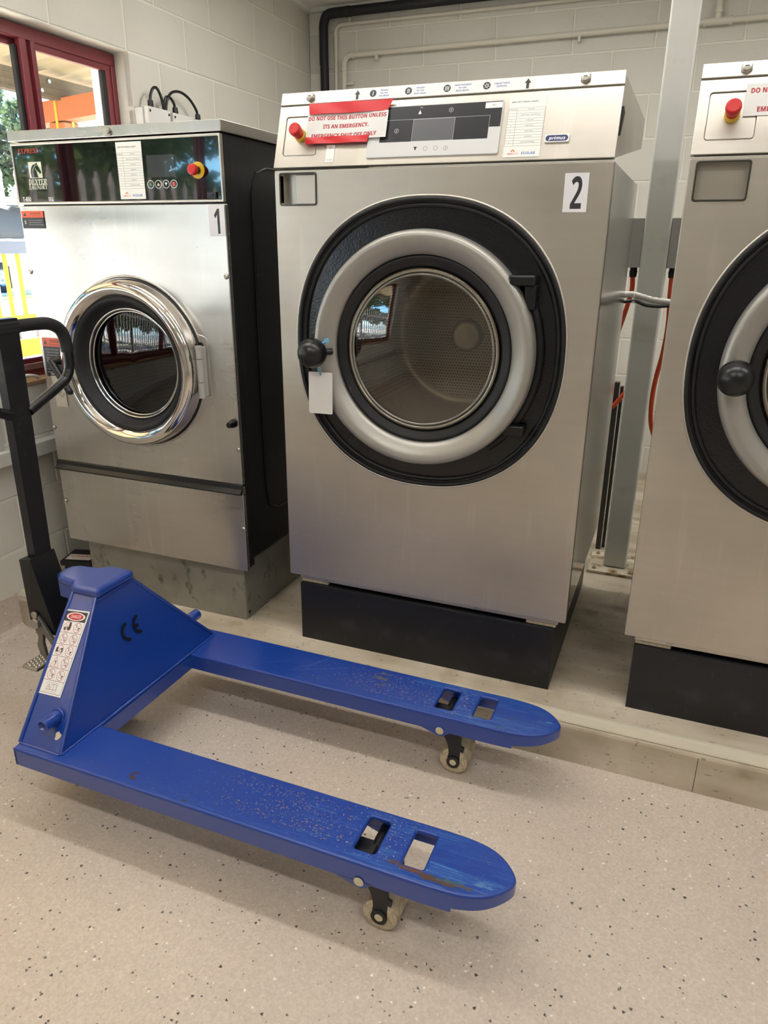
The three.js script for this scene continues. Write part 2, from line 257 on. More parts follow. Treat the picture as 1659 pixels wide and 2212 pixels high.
// ---------------------------------------------------------------- window in the left wall
{
  const w = new THREE.Group(); w.name = 'window_1'; w.userData.kind = 'structure'; w.userData.label = 'maroon aluminium sliding window in the left wall'; scene.add(w);
  const X0 = -1.262, X1 = -1.196;
  part('frame', [bx(X0, X1, 2.05, 2.094, winA, winB, 0.003), bx(X0, X1, sillY + 0.002, 0.928, winA, winB, 0.003), bx(X0, X1, 0.925, 2.05, winA, winA + 0.026, 0.003), bx(X0, X1, 0.925, 2.05, winB - 0.03, winB, 0.003)], maroonM, w);
  const sash = (a, b, x0, x1, mat = maroonM) => {
    part('sash', [bx(x0, x1, 2.028, 2.052, a, b, 0.002), bx(x0, x1, 0.926, 0.965, a, b, 0.002), bx(x0, x1, 0.96, 2.03, a, a + 0.03, 0.002), bx(x0, x1, 0.96, 2.03, b - 0.03, b, 0.002)], mat, w);
    part('pane', bx((x0 + x1) / 2 - 0.002, (x0 + x1) / 2 + 0.002, 0.963, 2.03, a + 0.028, b - 0.028), glassM, w);
  };
  sash(winA + 0.024, -0.375, -1.222, -1.202); sash(-0.4, 0.55, -1.246, -1.227); sash(0.54, 1.45, -1.222, -1.202); sash(1.42, winB - 0.025, -1.246, -1.227);
  part('seal', [bx(-1.224, -1.206, 0.965, 2.03, -0.362, -0.342, 0.002), bx(-1.222, -1.204, 0.965, 2.03, winA + 0.055, winA + 0.075, 0.002)], rubberM, w);
  part('mullion', [bx(-1.215, -1.186, 0.93, 2.05, -0.425, -0.405, 0.003), bx(-1.215, -1.19, 0.93, 2.05, -0.388, -0.36, 0.003)], maroonM, w);
  part('track', bx(-1.2, -1.19, 0.93, 0.952, winA + 0.03, winB - 0.03, 0.002), maroonDustM, w);
  part('sill', metres(bx(xL - 0.075, xL + 0.004, sillY - 0.012, sillY + 0.004, winA + 0.002, winB - 0.002, 0.003)), S({ color: '#a08468', roughness: 0.75 }), w);
}
solo('plastic_hook', [tube([[-1.15, 0.915, -0.09], [-1.14, 0.922, -0.12], [-1.138, 0.915, -0.155], [-1.14, 0.909, -0.17]], 0.006, 20, 8), bx(-1.158, -1.14, 0.904, 0.922, -0.1, -0.06, 0.004)], whitePlasticM, 'small white plastic hook lying on the brown window sill', 'hook');

// ---------------------------------------------------------------- ceiling lamps (outside the frame, they light the room)
function stripLamp(x, z, label, k = 1) {
  const t = thing('strip_lamp', label, 'lamp', [x, yC, z], 0, null); delete t.userData.group;
  part('housing', bx(-0.62, 0.62, -0.035, -0.001, -0.075, 0.075, 0.006), S({ color: '#e8e8e4', roughness: 0.5 }), t);
  part('diffuser', bx(-0.6, 0.6, -0.06, -0.034, -0.06, 0.06, 0.01), S({ color: '#ffffff', emissive: LAMP_COLOR, emissiveIntensity: 3, roughness: 0.5 }), t);
  const l = new THREE.RectAreaLight(LAMP_COLOR, LAMP * k, 1.2, 0.12); l.position.set(0, -0.065, 0); l.rotation.x = -Math.PI / 2; t.add(l); l.name = 'lamp_light';
}
stripLamp(-0.45, 0.45, 'white ceiling strip lamp above the heel of the blue pallet jack', 0.62); stripLamp(0.95, 0.45, 'white ceiling strip lamp above the tips of the pallet jack forks', 0.62); stripLamp(2.35, 0.45, 'white ceiling strip lamp in front of the right-hand washing machine', 0.62);
stripLamp(0.2, -1.15, 'white ceiling strip lamp over the aisle behind the machines, window end', 1.35); stripLamp(2.2, -1.15, 'white ceiling strip lamp over the aisle behind the machines, far end', 1.35);
stripLamp(0.15, 2.1, 'white ceiling strip lamp behind the camera on the window side', 1.15); stripLamp(1.9, 2.1, 'white ceiling strip lamp behind the camera away from the window', 1.15);

// ---------------------------------------------------------------- print (lettering is flat print)
const instructions = canvas(360, 600, (x, w, h) => {
  x.fillStyle = '#e9e9e4'; x.fillRect(0, 0, w, h); x.fillStyle = '#333'; x.strokeStyle = '#444'; x.lineWidth = 2; x.font = 'bold italic 19px sans-serif'; x.fillText('ARRCS HETTI PERKINS LAUNDRY', 22, 60, 260);
  const rows = ['WASHING', '', 'HEAVY SOIL - not infectious', '', 'TOWELING', '', 'PERSONALS', '', 'INFECTIOUS', '', 'BLANKETS', '', 'ULTRA PRO POWDER', '']; x.font = '15px sans-serif'; let k = 1;
  rows.forEach((r, i) => { const y = 112 + i * 27; x.strokeRect(2, y, w - 4, 27); x.textAlign = 'center'; x.fillText(r, 222, y + 20, 200); if (i === 0) x.fillText('PROGRAM', 44, y + 20, 76); else if (r) x.fillText(String(k++), 44, y + 20); });
  x.beginPath(); x.moveTo(86, 112); x.lineTo(86, 490); x.stroke();
  x.fillStyle = '#e08a2a'; x.beginPath(); x.arc(94, 538, 15, Math.PI, 0); x.fill(); x.fillStyle = '#c2402a'; x.beginPath(); x.arc(80, 540, 6, 0, 7); x.arc(106, 540, 6, 0, 7); x.fill(); x.textAlign = 'left'; x.font = 'bold 24px sans-serif'; x.fillText('ARRCS', 42, 574, 66); x.font = '9px sans-serif'; x.fillText('AUSTRALIAN REGIONAL', 112, 562, 44); x.fillText('CARE SERVICES', 112, 573, 40);
  x.fillStyle = '#1f62b0'; x.font = 'bold 36px sans-serif'; x.fillText('ECOLAB', 178, 574, 148);
});
const signTex = canvas(920, 270, (x, w, h) => {
  x.fillStyle = '#d4d4d2'; x.fillRect(0, 0, w, h); x.fillStyle = x.strokeStyle = '#a01420'; x.lineWidth = 2.5; x.textAlign = 'center'; x.font = 'bold 54px sans-serif';
  (x.fillText('DO NOT USE THIS BUTTON UNLESS', 456, 62, 890), x.strokeText('DO NOT USE THIS BUTTON UNLESS', 456, 62, 890)); (x.fillText('ITS AN EMERGENCY.', 456, 150, 540), x.strokeText('ITS AN EMERGENCY.', 456, 150, 540)); (x.fillText('EMERGENCY SHUT OFF ONLY', 440, 244, 770), x.strokeText('EMERGENCY SHUT OFF ONLY', 440, 244, 770));
});
const sign3Tex = canvas(920, 270, (x, w, h) => { x.fillStyle = '#d4d4d2'; x.fillRect(0, 0, w, h); x.fillStyle = x.strokeStyle = '#a01420'; x.lineWidth = 2.5; x.textAlign = 'left'; x.font = 'bold 56px sans-serif'; (x.fillText('DO NOT USE THIS BUTTON UNLESS', 34, 78, 860), x.strokeText('DO NOT USE THIS BUTTON UNLESS', 34, 78, 860)); (x.fillText('EMERGENCY SHUT OFF ONLY', 100, 236, 700), x.strokeText('EMERGENCY SHUT OFF ONLY', 100, 236, 700)); });
const stripTex = canvas(2048, 128, (x, w, h) => {
  x.fillStyle = '#dfe0e0'; x.fillRect(0, 0, w, h); const arrow = (X) => { x.fillStyle = '#15181c'; x.beginPath(); x.moveTo(X, 12); x.lineTo(X + 34, 62); x.lineTo(X + 15, 62); x.lineTo(X + 15, 118); x.lineTo(X - 15, 118); x.lineTo(X - 15, 62); x.lineTo(X - 34, 62); x.fill(); };
  const M = (m) => (m - 0.209) / 0.469 * w; arrow(M(0.2225)); arrow(M(0.6625));
  const icon = (m, n) => { const X = M(m); x.fillStyle = '#15181c'; x.beginPath(); x.arc(X, 60, 40, 0, 7); x.fill(); x.strokeStyle = '#eee'; x.lineWidth = 8; if (n < 4) for (let i = 0; i < n; i++) { const q = X + (i - (n - 1) / 2) * 17; x.beginPath(); x.moveTo(q + 3, 36); x.lineTo(q - 3, 84); x.stroke(); } else for (let i = 0; i < 6; i++) { const a = i * Math.PI / 3 + 0.3; x.beginPath(); x.moveTo(X + 9 * Math.cos(a), 60 + 9 * Math.sin(a)); x.lineTo(X + 28 * Math.cos(a), 60 + 28 * Math.sin(a)); x.stroke(); } };
  const text = (m, ls) => { x.fillStyle = '#27478c'; x.font = 'italic bold 27px sans-serif'; x.textAlign = 'center'; ls.forEach((l, i) => x.fillText(l, M(m), 40 + i * 31 + (ls.length < 3 ? 12 : 0), 190)); };
  icon(0.266, 1); text(0.296, ['Powder', 'for the', 'Pre-Wash']); icon(0.362, 2); text(0.393, ['Powder', 'for the', 'Main Wash']); icon(0.463, 3); text(0.502, ['Liquid Detergent', 'for the', 'Main Wash']); icon(0.563, 4); text(0.6, ['Liquid Fabric', 'Softener']);
});
const controlTex = canvas(1404, 512, (x, w, h) => {
  const M = (m) => (m - 0.268) / 0.344 * w, N = (s) => h - (s - 0.016) / 0.128 * h;
  x.fillStyle = '#cfd0d0'; x.fillRect(0, 0, w, h); x.fillStyle = '#1e2228'; x.fillRect(M(0.268), N(0.142), M(0.6105) - M(0.268), N(0.0805) - N(0.142)); x.fillRect(M(0.3), N(0.1085), M(0.583) - M(0.3), N(0.0525) - N(0.1085));
  x.strokeStyle = '#c4c6c8'; x.lineWidth = 3; x.strokeRect(M(0.3), N(0.1085), M(0.5825) - M(0.3), N(0.0525) - N(0.1085)); x.fillStyle = '#5b5d61'; x.fillRect(M(0.387), N(0.108), M(0.495) - M(0.387), N(0.053) - N(0.108)); x.strokeRect(M(0.387), N(0.108), M(0.495) - M(0.387), N(0.053) - N(0.108));
  const circ = (m, s, c, ch) => { x.strokeStyle = c; x.lineWidth = 3; x.beginPath(); x.arc(M(m), N(s), 21, 0, 7); x.stroke(); x.fillStyle = c; x.textAlign = 'center'; x.font = 'bold 27px sans-serif'; x.fillText(ch, M(m), N(s) + 10); };
  circ(0.482, 0.127, '#e4e4e4', 'F'); circ(0.344, 0.081, '#e4e4e4', 'I'); circ(0.427, 0.034, '#50545a', '✓'); circ(0.454, 0.034, '#50545a', '◁'); circ(0.48, 0.033, '#50545a', 'I');
  const tri = (m, s, up, c) => { x.fillStyle = c; const X = M(m), Y = N(s); x.beginPath(); x.moveTo(X, Y - 20 * up); x.lineTo(X + 18, Y + 20 * up); x.lineTo(X - 18, Y + 20 * up); x.fill(); }; tri(0.401, 0.126, 1, '#eee'); tri(0.4, 0.034, -1, '#1e2228');
  x.strokeStyle = '#ddd'; x.lineWidth = 4; x.beginPath(); x.arc(M(0.404), N(0.1345), 12, 3.5, 6); x.stroke();
  x.fillStyle = '#ececea'; x.fillRect(M(0.568), N(0.14), M(0.61) - M(0.568), N(0.126) - N(0.14)); x.fillStyle = '#444'; x.font = '26px sans-serif'; x.fillText('R3', M(0.589), N(0.131));
});
const badgeTex = canvas(420, 140, (x, w, h) => { x.fillStyle = '#e2e2de'; x.fillRect(0, 0, w, h); x.fillStyle = '#1d2c63'; x.beginPath(); x.roundRect ? x.roundRect(14, 14, 392, 112, 54) : x.rect(14, 14, 392, 112); x.fill(); x.fillStyle = '#f2f2f2'; x.font = 'italic bold 86px sans-serif'; x.textAlign = 'center'; x.fillText('primus', 210, 98, 330); });
const digit = (d) => canvas(256, 384, (x, w, h) => { x.fillStyle = '#dcdce0'; x.fillRect(0, 0, w, h); x.fillStyle = '#2a2b2f'; x.save(); x.translate(w / 2 + (d === '1' ? 14 : 6), 352); x.scale(0.72, 1.28); x.font = 'bold 344px sans-serif'; x.textAlign = 'center'; x.fillText(d, 0, 0); x.restore(); });
const assetTex = canvas(128, 240, (x, w, h) => { x.fillStyle = '#e8e8e6'; x.fillRect(0, 0, w, h); x.fillStyle = '#e08a2a'; x.beginPath(); x.arc(64, 26, 13, Math.PI, 0); x.fill(); x.fillStyle = '#c2402a'; x.font = 'bold 20px sans-serif'; x.textAlign = 'center'; x.fillText('ARRCS', 64, 48); x.fillStyle = '#222'; x.font = '40px sans-serif'; x.fillText('1171', 64, 224); });

// ---------------------------------------------------------------- washers 2 and 3
const superEllipse = (cx, cy, a, b, n, T2 = THREE.Path, steps = 96) => { const s = new T2(); for (let i = 0; i <= steps; i++) { const t = i / steps * Math.PI * 2, c = Math.cos(t), q = Math.sin(t), x = cx + a * Math.sign(c) * Math.abs(c) ** (2 / n), y = cy + b * Math.sign(q) * Math.abs(q) ** (2 / n); i ? s.lineTo(x, y) : s.moveTo(x, y); } return s; };
const sePts = (cx, cy, a, b, n, z, steps = 120) => [...Array(steps).keys()].map((i) => { const t = i / steps * Math.PI * 2, c = Math.cos(t), q = Math.sin(t); return [cx + a * Math.sign(c) * Math.abs(c) ** (2 / n), cy + b * Math.sign(q) * Math.abs(q) ** (2 / n), z]; });
function ringTube(pts, r, rad = 10) { return new THREE.TubeGeometry(new THREE.CatmullRomCurve3(pts.map((p) => new THREE.Vector3(...p)), true), pts.length * 2, r, rad, true); }
function loftRing(A, B) { const p = [], idx = [], n = A.length; for (let i = 0; i < n; i++) p.push(...A[i], ...B[i]); for (let i = 0; i < n; i++) { const a = 2 * i, b = 2 * ((i + 1) % n); idx.push(a, a + 1, b, b, a + 1, b + 1); } const g = new THREE.BufferGeometry(); g.setAttribute('position', new THREE.Float32BufferAttribute(p, 3)); g.setAttribute('uv', new THREE.Float32BufferAttribute(new Float32Array(n * 4), 2)); g.setIndex(idx); g.computeVertexNormals(); return metres(g); }
const W = 0.8845, YB = 0.3784, YT = 1.5722, HB = 1.5772, HT = 1.7632, HZ = -0.0648, DEP = 0.8103;
const tilt = Math.atan2(-HZ, HT - HB);          // the header leans back
const DC = [0.436, 1.118];                      // door centre
function makeWasher(name, label, x0, second) {
  const t = thing(name, label, 'washing machine', [x0, 0, 0]);
  // cabinet
  part('side_panel', bx(W - 0.016, W - 0.001, YB + 0.012, YT + 0.002, -DEP, -0.036, 0.003), steelSideM, t); part('side_panel', bx(0.006, 0.021, YB + 0.012, YT + 0.002, -DEP, -0.036, 0.003), steelSideM, t);
  part('back_panel', bx(0.02, W - 0.015, YB + 0.012, YT + 0.002, -DEP, -DEP + 0.01), steelSideM, t); part('floor_pan', bx(0.02, W - 0.015, YB + 0.012, YB + 0.02, -DEP + 0.01, -0.036), gasketM, t);
  const es = rrect(0.004, W - 0.003, YB + 0.006, YT - 0.001, 0.002); es.holes.push(rrect(0.012, W - 0.011, YB + 0.016, YT - 0.004, 0.002, THREE.Path)); part('edge_seal', ext(es, 0.017).translate(0, 0, -0.037), gasketM, t);
  const face = rrect(0, W, YB, YT, 0.004); face.holes.push(superEllipse(DC[0], 1.1205, 0.379, 0.3835, 2.22)); face.holes.push(rrect(0.0165, 0.1245, 1.486, 1.5645, 0.006, THREE.Path));
  part('front_panel', metres(ext(face, 0.021, 0.0022, 3).translate(0, 0, -0.021)), steelM, t);
  part('bottom_flange', [bx(0.028, W - 0.022, YB - 0.018, YB + 0.01, -0.034, -0.016, 0.003)], steelM, t);
  for (const bxp of [0.12, 0.62]) part('bolt', disc(0.0075, 0, 0.006, 16).translate(bxp, YB - 0.008, -0.017), zincM, t);
  for (const [a, b] of [[0.03, 0.125], [W - 0.115, W - 0.028]]) part('foot_block', bx(a, b, 0.3466, YB - 0.016, -0.11, -0.022, 0.003), rustPlateM, t);
  part('base_frame', bx(0.05, W - 0.045, 0.3468, YB + 0.012, -DEP + 0.02, -0.14, 0.003), gasketM, t);
  // sample pocket
  const pk = part('pocket', [bx(0.0165, 0.1245, 1.48, 1.486, -0.034, -0.004), bx(0.0165, 0.1245, 1.5645, 1.57, -0.034, -0.004), bx(0.0105, 0.0165, 1.48, 1.57, -0.034, -0.004), bx(0.1245, 0.13, 1.48, 1.57, -0.034, -0.004), bx(0.0165, 0.1245, 1.486, 1.5645, -0.034, -0.028)].map((g) => metres(g)), steelHeadM, t);
  const rim = rrect(0.0145, 0.1265, 1.484, 1.5665, 0.007); rim.holes.push(rrect(0.0185, 0.1225, 1.488, 1.5625, 0.005, THREE.Path)); part('pocket_rim', ext(rim, 0.004, 0.001).translate(0, 0, -0.001), darkSteelM, pk);
  if (!second) part('pocket_flap', metres(bx(0.056, 0.123, 1.488, 1.562, -0.028, -0.012, 0.002)), steelM, pk);
  // header: leaning control fascia with lid strip above
  const side = ext(poly([[0.002, HB], [-HZ + 0.004, HT - 0.002], [DEP, HT], [DEP, 1.68], [0.036, HB + 0.004]]), W - 0.006).rotateY(Math.PI / 2).translate(0.003, 0, 0);
  part('header', metres(side), steelHeadM, t);
  const hd = new THREE.Group(); hd.name = 'control_fascia'; hd.position.set(0, HB, 0); hd.rotation.x = -tilt; t.add(hd);
  const L = 0.197, lidS = 0.1635;
  const onF = (n, g, m, l) => part(n, g, m, hd, l);
  const fp = new THREE.Shape(); fp.moveTo(0, 0); fp.lineTo(W, 0); fp.lineTo(W, lidS - 0.002); fp.lineTo(0, lidS - 0.002); fp.closePath(); fp.holes.push(rrect(0.0225, 0.1215, 0.0305, 0.1335, 0.007, THREE.Path));
  onF('fascia_panel', metres(ext(fp, 0.012, 0.0014).translate(0, 0, -0.008)), steelHeadM);
  onF('lid_strip', metres(bx(0, W, lidS + 0.001, L, -0.012, 0.005, 0.0018)), steelHeadM);
  onF('emergency_plate', metres(ext(rrect(0.0238, 0.1202, 0.0318, 0.1322, 0.006), 0.009, 0.0014).translate(0, 0, -0.0065)), steelHeadM);
  const lock = (x, s) => { const g = new THREE.Group(); g.name = 'lock'; g.position.set(x, s, 0.005); hd.add(g); part('barrel', [lathe([[0, 0], [0.0125, 0], [0.013, 0.002], [0.0115, 0.006], [0.009, 0.0085], [0, 0.0085]], 6), lathe([[0.0095, 0.0085], [0.0085, 0.0105], [0, 0.0105]], 24)], zincM, g); part('key_slot', bx(-0.0045, 0.0045, -0.001, 0.001, 0.009, 0.0109), gasketM, g); };
  lock(0.0885, 0.1808); if (!second) lock(0.7965, 0.1825);
  const eb = new THREE.Group(); eb.name = 'emergency_button'; eb.position.set(0.0725, 0.0815, 0.0025); eb.userData.label = 'red emergency stop button with yellow collar'; hd.add(eb);
  part('collar', lathe([[0, 0], [0.0155, 0], [0.016, 0.002], [0.0155, 0.013], [0.0145, 0.014], [0, 0.014]], 36), yellowM, eb);
  part('push_knob', lathe([[0.012, 0.012], [0.0135, 0.014], [0.0135, 0.024], [0.0155, 0.028], [0.0165, 0.036], [0.0158, 0.042], [0.014, 0.0445], [0.011, 0.0452], [0.0105, 0.0445], [0, 0.0448]], 40), redM, eb);
  const pic = (n, x0, x1, s0, s1, z, mat, l, rot = 0) => { const g = new THREE.PlaneGeometry(x1 - x0, s1 - s0); if (rot) g.rotateZ(rot); return onF(n, g.translate((x0 + x1) / 2, (s0 + s1) / 2, z), mat, l); };
  if (!second) {
    pic('dispenser_label', 0.209, 0.678, 0.1655, 0.194, 0.0058, print(stripTex, 0.35), 'white strip of dispenser symbols and arrows');
    const cp = onF('control_panel', ext(rrect(0.268, 0.612, 0.016, 0.144, 0.006), 0.006, 0.0012).translate(0, 0, 0.0018), PH({ color: '#cfd0d0', roughness: 0.4 }), 'grey and black membrane control panel with a small screen');
    part('control_print', new THREE.PlaneGeometry(0.342, 0.126).translate(0.44, 0.08, 0.0082), print(controlTex, 0.3), cp);
    pic('instruction_sheet', 0.6245, 0.7125, 0.0072, 0.15, 0.0049, print(instructions, 0.3, { clearcoat: 0.6 }), 'laminated programme list');
    const bd = onF('maker_badge', ext(rrect(0.7195, 0.7775, 0.0375, 0.0567, 0.004), 0.004, 0.001).translate(0, 0, 0.004), PH({ color: '#e2e2de', roughness: 0.4 })); part('badge_print', new THREE.PlaneGeometry(0.0555, 0.0172).translate(0.7485, 0.0471, 0.0083), print(badgeTex), bd);
    pic('asset_label', 0.1525, 0.1765, 0.0095, 0.0545, 0.0049, print(assetTex, 0.4));
    const sg = new THREE.Group(); sg.name = 'warning_sign'; sg.userData.label = 'white paper warning in red letters, stuck with red tape'; hd.add(sg);
    const pp = new THREE.PlaneGeometry(0.23, 0.0675, 24, 1); { const p = pp.attributes.position; for (let i = 0; i < p.count; i++) { const u = p.getX(i) / 0.23 + 0.5; p.setZ(i, 0.006 + 0.004 * u * u + 0.0012 * Math.sin(u * 9)); } pp.computeVertexNormals(); }
    part('paper', pp.translate(0.204, 0.0985, 0.004), print(signTex, 0.4), sg);
    const tape = (x0, x1, s0, s1, sk) => { const g = new THREE.BoxGeometry(x1 - x0, s1 - s0, 0.0012, 16, 4, 1), p = g.attributes.position; for (let i = 0; i < p.count; i++) { const u = p.getX(i) / (x1 - x0), v = p.getY(i) / (s1 - s0); p.setZ(i, p.getZ(i) + 0.0012 * Math.sin(u * 11 + v * 3)); p.setX(i, p.getX(i) + sk * v * (u > 0 ? 1 : -0.3)); } g.computeVertexNormals(); return g.translate((x0 + x1) / 2, (s0 + s1) / 2, 0.0145); };
    part('tape', tape(0.0935, 0.3215, 0.131, 0.159, 0.013), redTapeM, sg); part('tape', tape(0.093, 0.271, 0.0545, 0.072, 0.005), redTapeM, sg);
    part('number_sheet', new THREE.PlaneGeometry(0.0555, 0.085).translate(0.8045, 1.5062, 0.0008), print(digit('2'), 0.5), t, 'white paper with a black 2');
    part('strap_end', hexa([[W - 0.003, 1.628, -0.03], [W + 0.003, 1.628, -0.03], [W + 0.003, 1.628, -0.042], [W - 0.003, 1.628, -0.042], [W - 0.003, 1.688, -0.04], [W + 0.005, 1.688, -0.04], [W + 0.005, 1.68, -0.075], [W - 0.003, 1.68, -0.075]]), rubberM, t);
  } else pic('warning_sign', 0.094, 0.324, 0.0785, 0.147, 0.0052, print(sign3Tex, 0.45), 'white paper warning in red letters');
  // door
  const [cx, cy] = DC;
  part('door_surround', [loftRing(sePts(cx, 1.1205, 0.372, 0.3765, 2.22, -0.004), sePts(cx, 1.1205, 0.352, 0.357, 2.2, -0.012)), loftRing(sePts(cx, 1.1205, 0.352, 0.357, 2.2, -0.012), sePts(cx, 1.1195, 0.2, 0.2, 2, -0.004))], leatherM, t, 'dark moulded surround with leather grain');
  part('door_seal', [ringTube(sePts(cx, 1.1205, 0.3735, 0.378, 2.22, -0.002), 0.0065), ringTube(sePts(cx, 1.1205, 0.3595, 0.364, 2.22, -0.01), 0.007)], gasketM, t);
  part('rolled_edge', ringTube(sePts(cx, 1.1205, 0.381, 0.3855, 2.22, -0.001), 0.0032, 8), steelHeadM, t);
  const dr = new THREE.Group(); dr.name = 'door'; dr.position.set(cx, cy, 0); t.add(dr);
  part('door_ring', lathe([[0.3, -0.004], [0.3075, 0.002], [0.309, 0.02], [0.3085, 0.034], [0.3055, 0.044], [0.299, 0.05], [0.29, 0.052], [0.275, 0.047], [0.258, 0.036], [0.25, 0.027], [0.2475, 0.022], [0.2475, -0.002]], 128), satinM, dr, 'silver grey door ring');
  part('door_gasket', lathe([[0.2475, 0.016], [0.244, 0.021], [0.238, 0.0205], [0.2215, 0.012], [0.217, 0.011], [0.2165, 0.002], [0.2165, -0.02]], 96), gasketM, dr);
  part('glass', [lathe([[0.217, 0.004], [0.215, 0.016], [0.21, 0.0175], [0.204, 0.014], [0.197, 0.0155], [0.19, 0.0175], [0.16, 0.0225], [0.12, 0.0285], [0.07, 0.0325], [0, 0.034]], 96)], doorGlassM, dr, 'domed door glass');
  part('glass_rim', new THREE.TorusGeometry(0.2085, 0.0045, 10, 96).translate(0, 0, 0.012), PH({ color: '#b5b2a8', roughness: 0.12, metalness: 0.5 }), dr); part('glass_rim', new THREE.TorusGeometry(0.1985, 0.003, 10, 96).translate(0, 0, 0.0155), PH({ color: '#8f8c84', roughness: 0.1, metalness: 0.4 }), dr);
  const hy = second ? -1 : 1;
  part('hinge', [bx(hy * 0.262 - 0.03, hy * 0.262 + 0.036, 0.178, 0.203, 0.008, 0.05, 0.006), bx(hy * 0.285 - 0.014, hy * 0.285 + 0.014, 0.12, 0.18, -0.004, 0.034, 0.005), bx(hy * 0.262 - 0.028, hy * 0.262 + 0.03, -0.205, -0.175, -0.004, 0.03, 0.006)].map((g) => second ? g.translate(0.524 + 0.0, 0, 0) : g), plasticBlackM, dr);
  part('hinge_cover', tube([...Array(18).keys()].map((i) => { const a = (-52 + i * 5.3) * D2R; return [0.315 * Math.cos(a), 0.315 * Math.sin(a), -0.008 + 0.012 * Math.sin(i / 17 * Math.PI)]; }), 0.012, 40, 10), leatherM, dr);
  const kb = second ? [0.162 - cx, 1.113 - cy] : [0.1455 - cx, 1.1065 - cy];
  const h = new THREE.Group(); h.name = 'door_handle'; h.position.set(kb[0], kb[1], 0); dr.add(h);
  part('ball_knob', new THREE.SphereGeometry(0.0405, 40, 28).translate(0, 0, 0.088), plasticBlackM, h, 'black ball knob'); part('arm', [cyl([0.035, 0, 0.035], [0.004, 0, 0.07], 0.009), cyl([0, 0, 0.066], [0, 0, 0.05], 0.014, 0.016)], plasticBlackM, h);
  // drum seen through the glass
  const dm = part('drum', [metres(lathe([[0.232, -0.03], [0.245, -0.06], [0.245, -0.41], [0.2, -0.415], [0, -0.412]], 64), 4.4)], drumM, t, 'perforated steel drum'); dm.position.set(cx, cy, 0); dm.geometry.attributes.uv.needsUpdate = true;
  const hub = part('drum_hub', lathe([[0.05, -0.412], [0.048, -0.395], [0.043, -0.388], [0.034, -0.386], [0.031, -0.39], [0, -0.392]], 40), zincM, t); hub.position.set(cx + 0.01, cy, 0);
  part('drum_collar', lathe([[0.2475, -0.004], [0.236, -0.006], [0.232, -0.03], [0.26, -0.035]], 64), rubberM, t).position.set(cx, cy, 0);
  return t;
}
makeWasher('washing_machine', 'middle stainless washing machine numbered 2 with a warning sign taped beside the red button', 0, false);
makeWasher('washing_machine', 'right-hand stainless washing machine cut off by the picture edge, beyond the grey column', 1.045, true);
function plinth(x0, label) {
  const t = thing('machine_stand', label, 'stand', [x0, SLAB, 0]);
  part('front_plate', metres(bx(0.0294, 0.8533, 0.0004, 0.2035, -0.0177, -0.0117, 0.002)), blackScuffM, t); part('box', metres(bx(0.0294, 0.8533, 0.0004, 0.2035, -DEP + 0.02, -0.0187, 0.004)), blackScuffM, t);
}
plinth(0, 'black painted steel stand under the middle washing machine numbered 2'); plinth(1.045, 'black painted steel stand under the right-hand washing machine');
{ // card hanging from the door knob
  const t = thing('hanging_tag', 'blank white card hanging on blue string from the washing machine door knob', 'tag', [0.158, 1.0, 0.066]);
  const c = rrect(-0.036, 0.036, -0.065, 0.052, 0.004); c.holes.push(new THREE.Path().absellipse ? (() => { const q = new THREE.Path(); q.absarc(0.0, 0.045, 0.0028, 0, Math.PI * 2, true); return q; })() : new THREE.Path());
  part('card', ext(c, 0.0012).rotateX(-0.03).rotateY(0.05), PH({ color: '#d9d6d4', roughness: 0.5 }), t);
  const sm = PH({ color: '#5fa6cc', roughness: 0.7 }); part('string', tube([[0, 0.046, 0.002], [0.001, 0.055, 0.004], [-0.004, 0.064, 0.006]], 0.0022, 16, 6), sm, t, 'blue string'); part('string', tube([[0.01, 0.13, 0.016], [0.02, 0.136, 0.012], [0.027, 0.14, 0.004]], 0.003, 16, 6), sm, t);
  part('ribbon_end', hexa([[0.017, 0.131, 0.012], [0.034, 0.137, 0.01], [0.034, 0.137, 0.0085], [0.017, 0.131, 0.0105], [0.019, 0.144, 0.011], [0.031, 0.149, 0.009], [0.031, 0.149, 0.0075], [0.019, 0.144, 0.0095]]), sm, t);
}

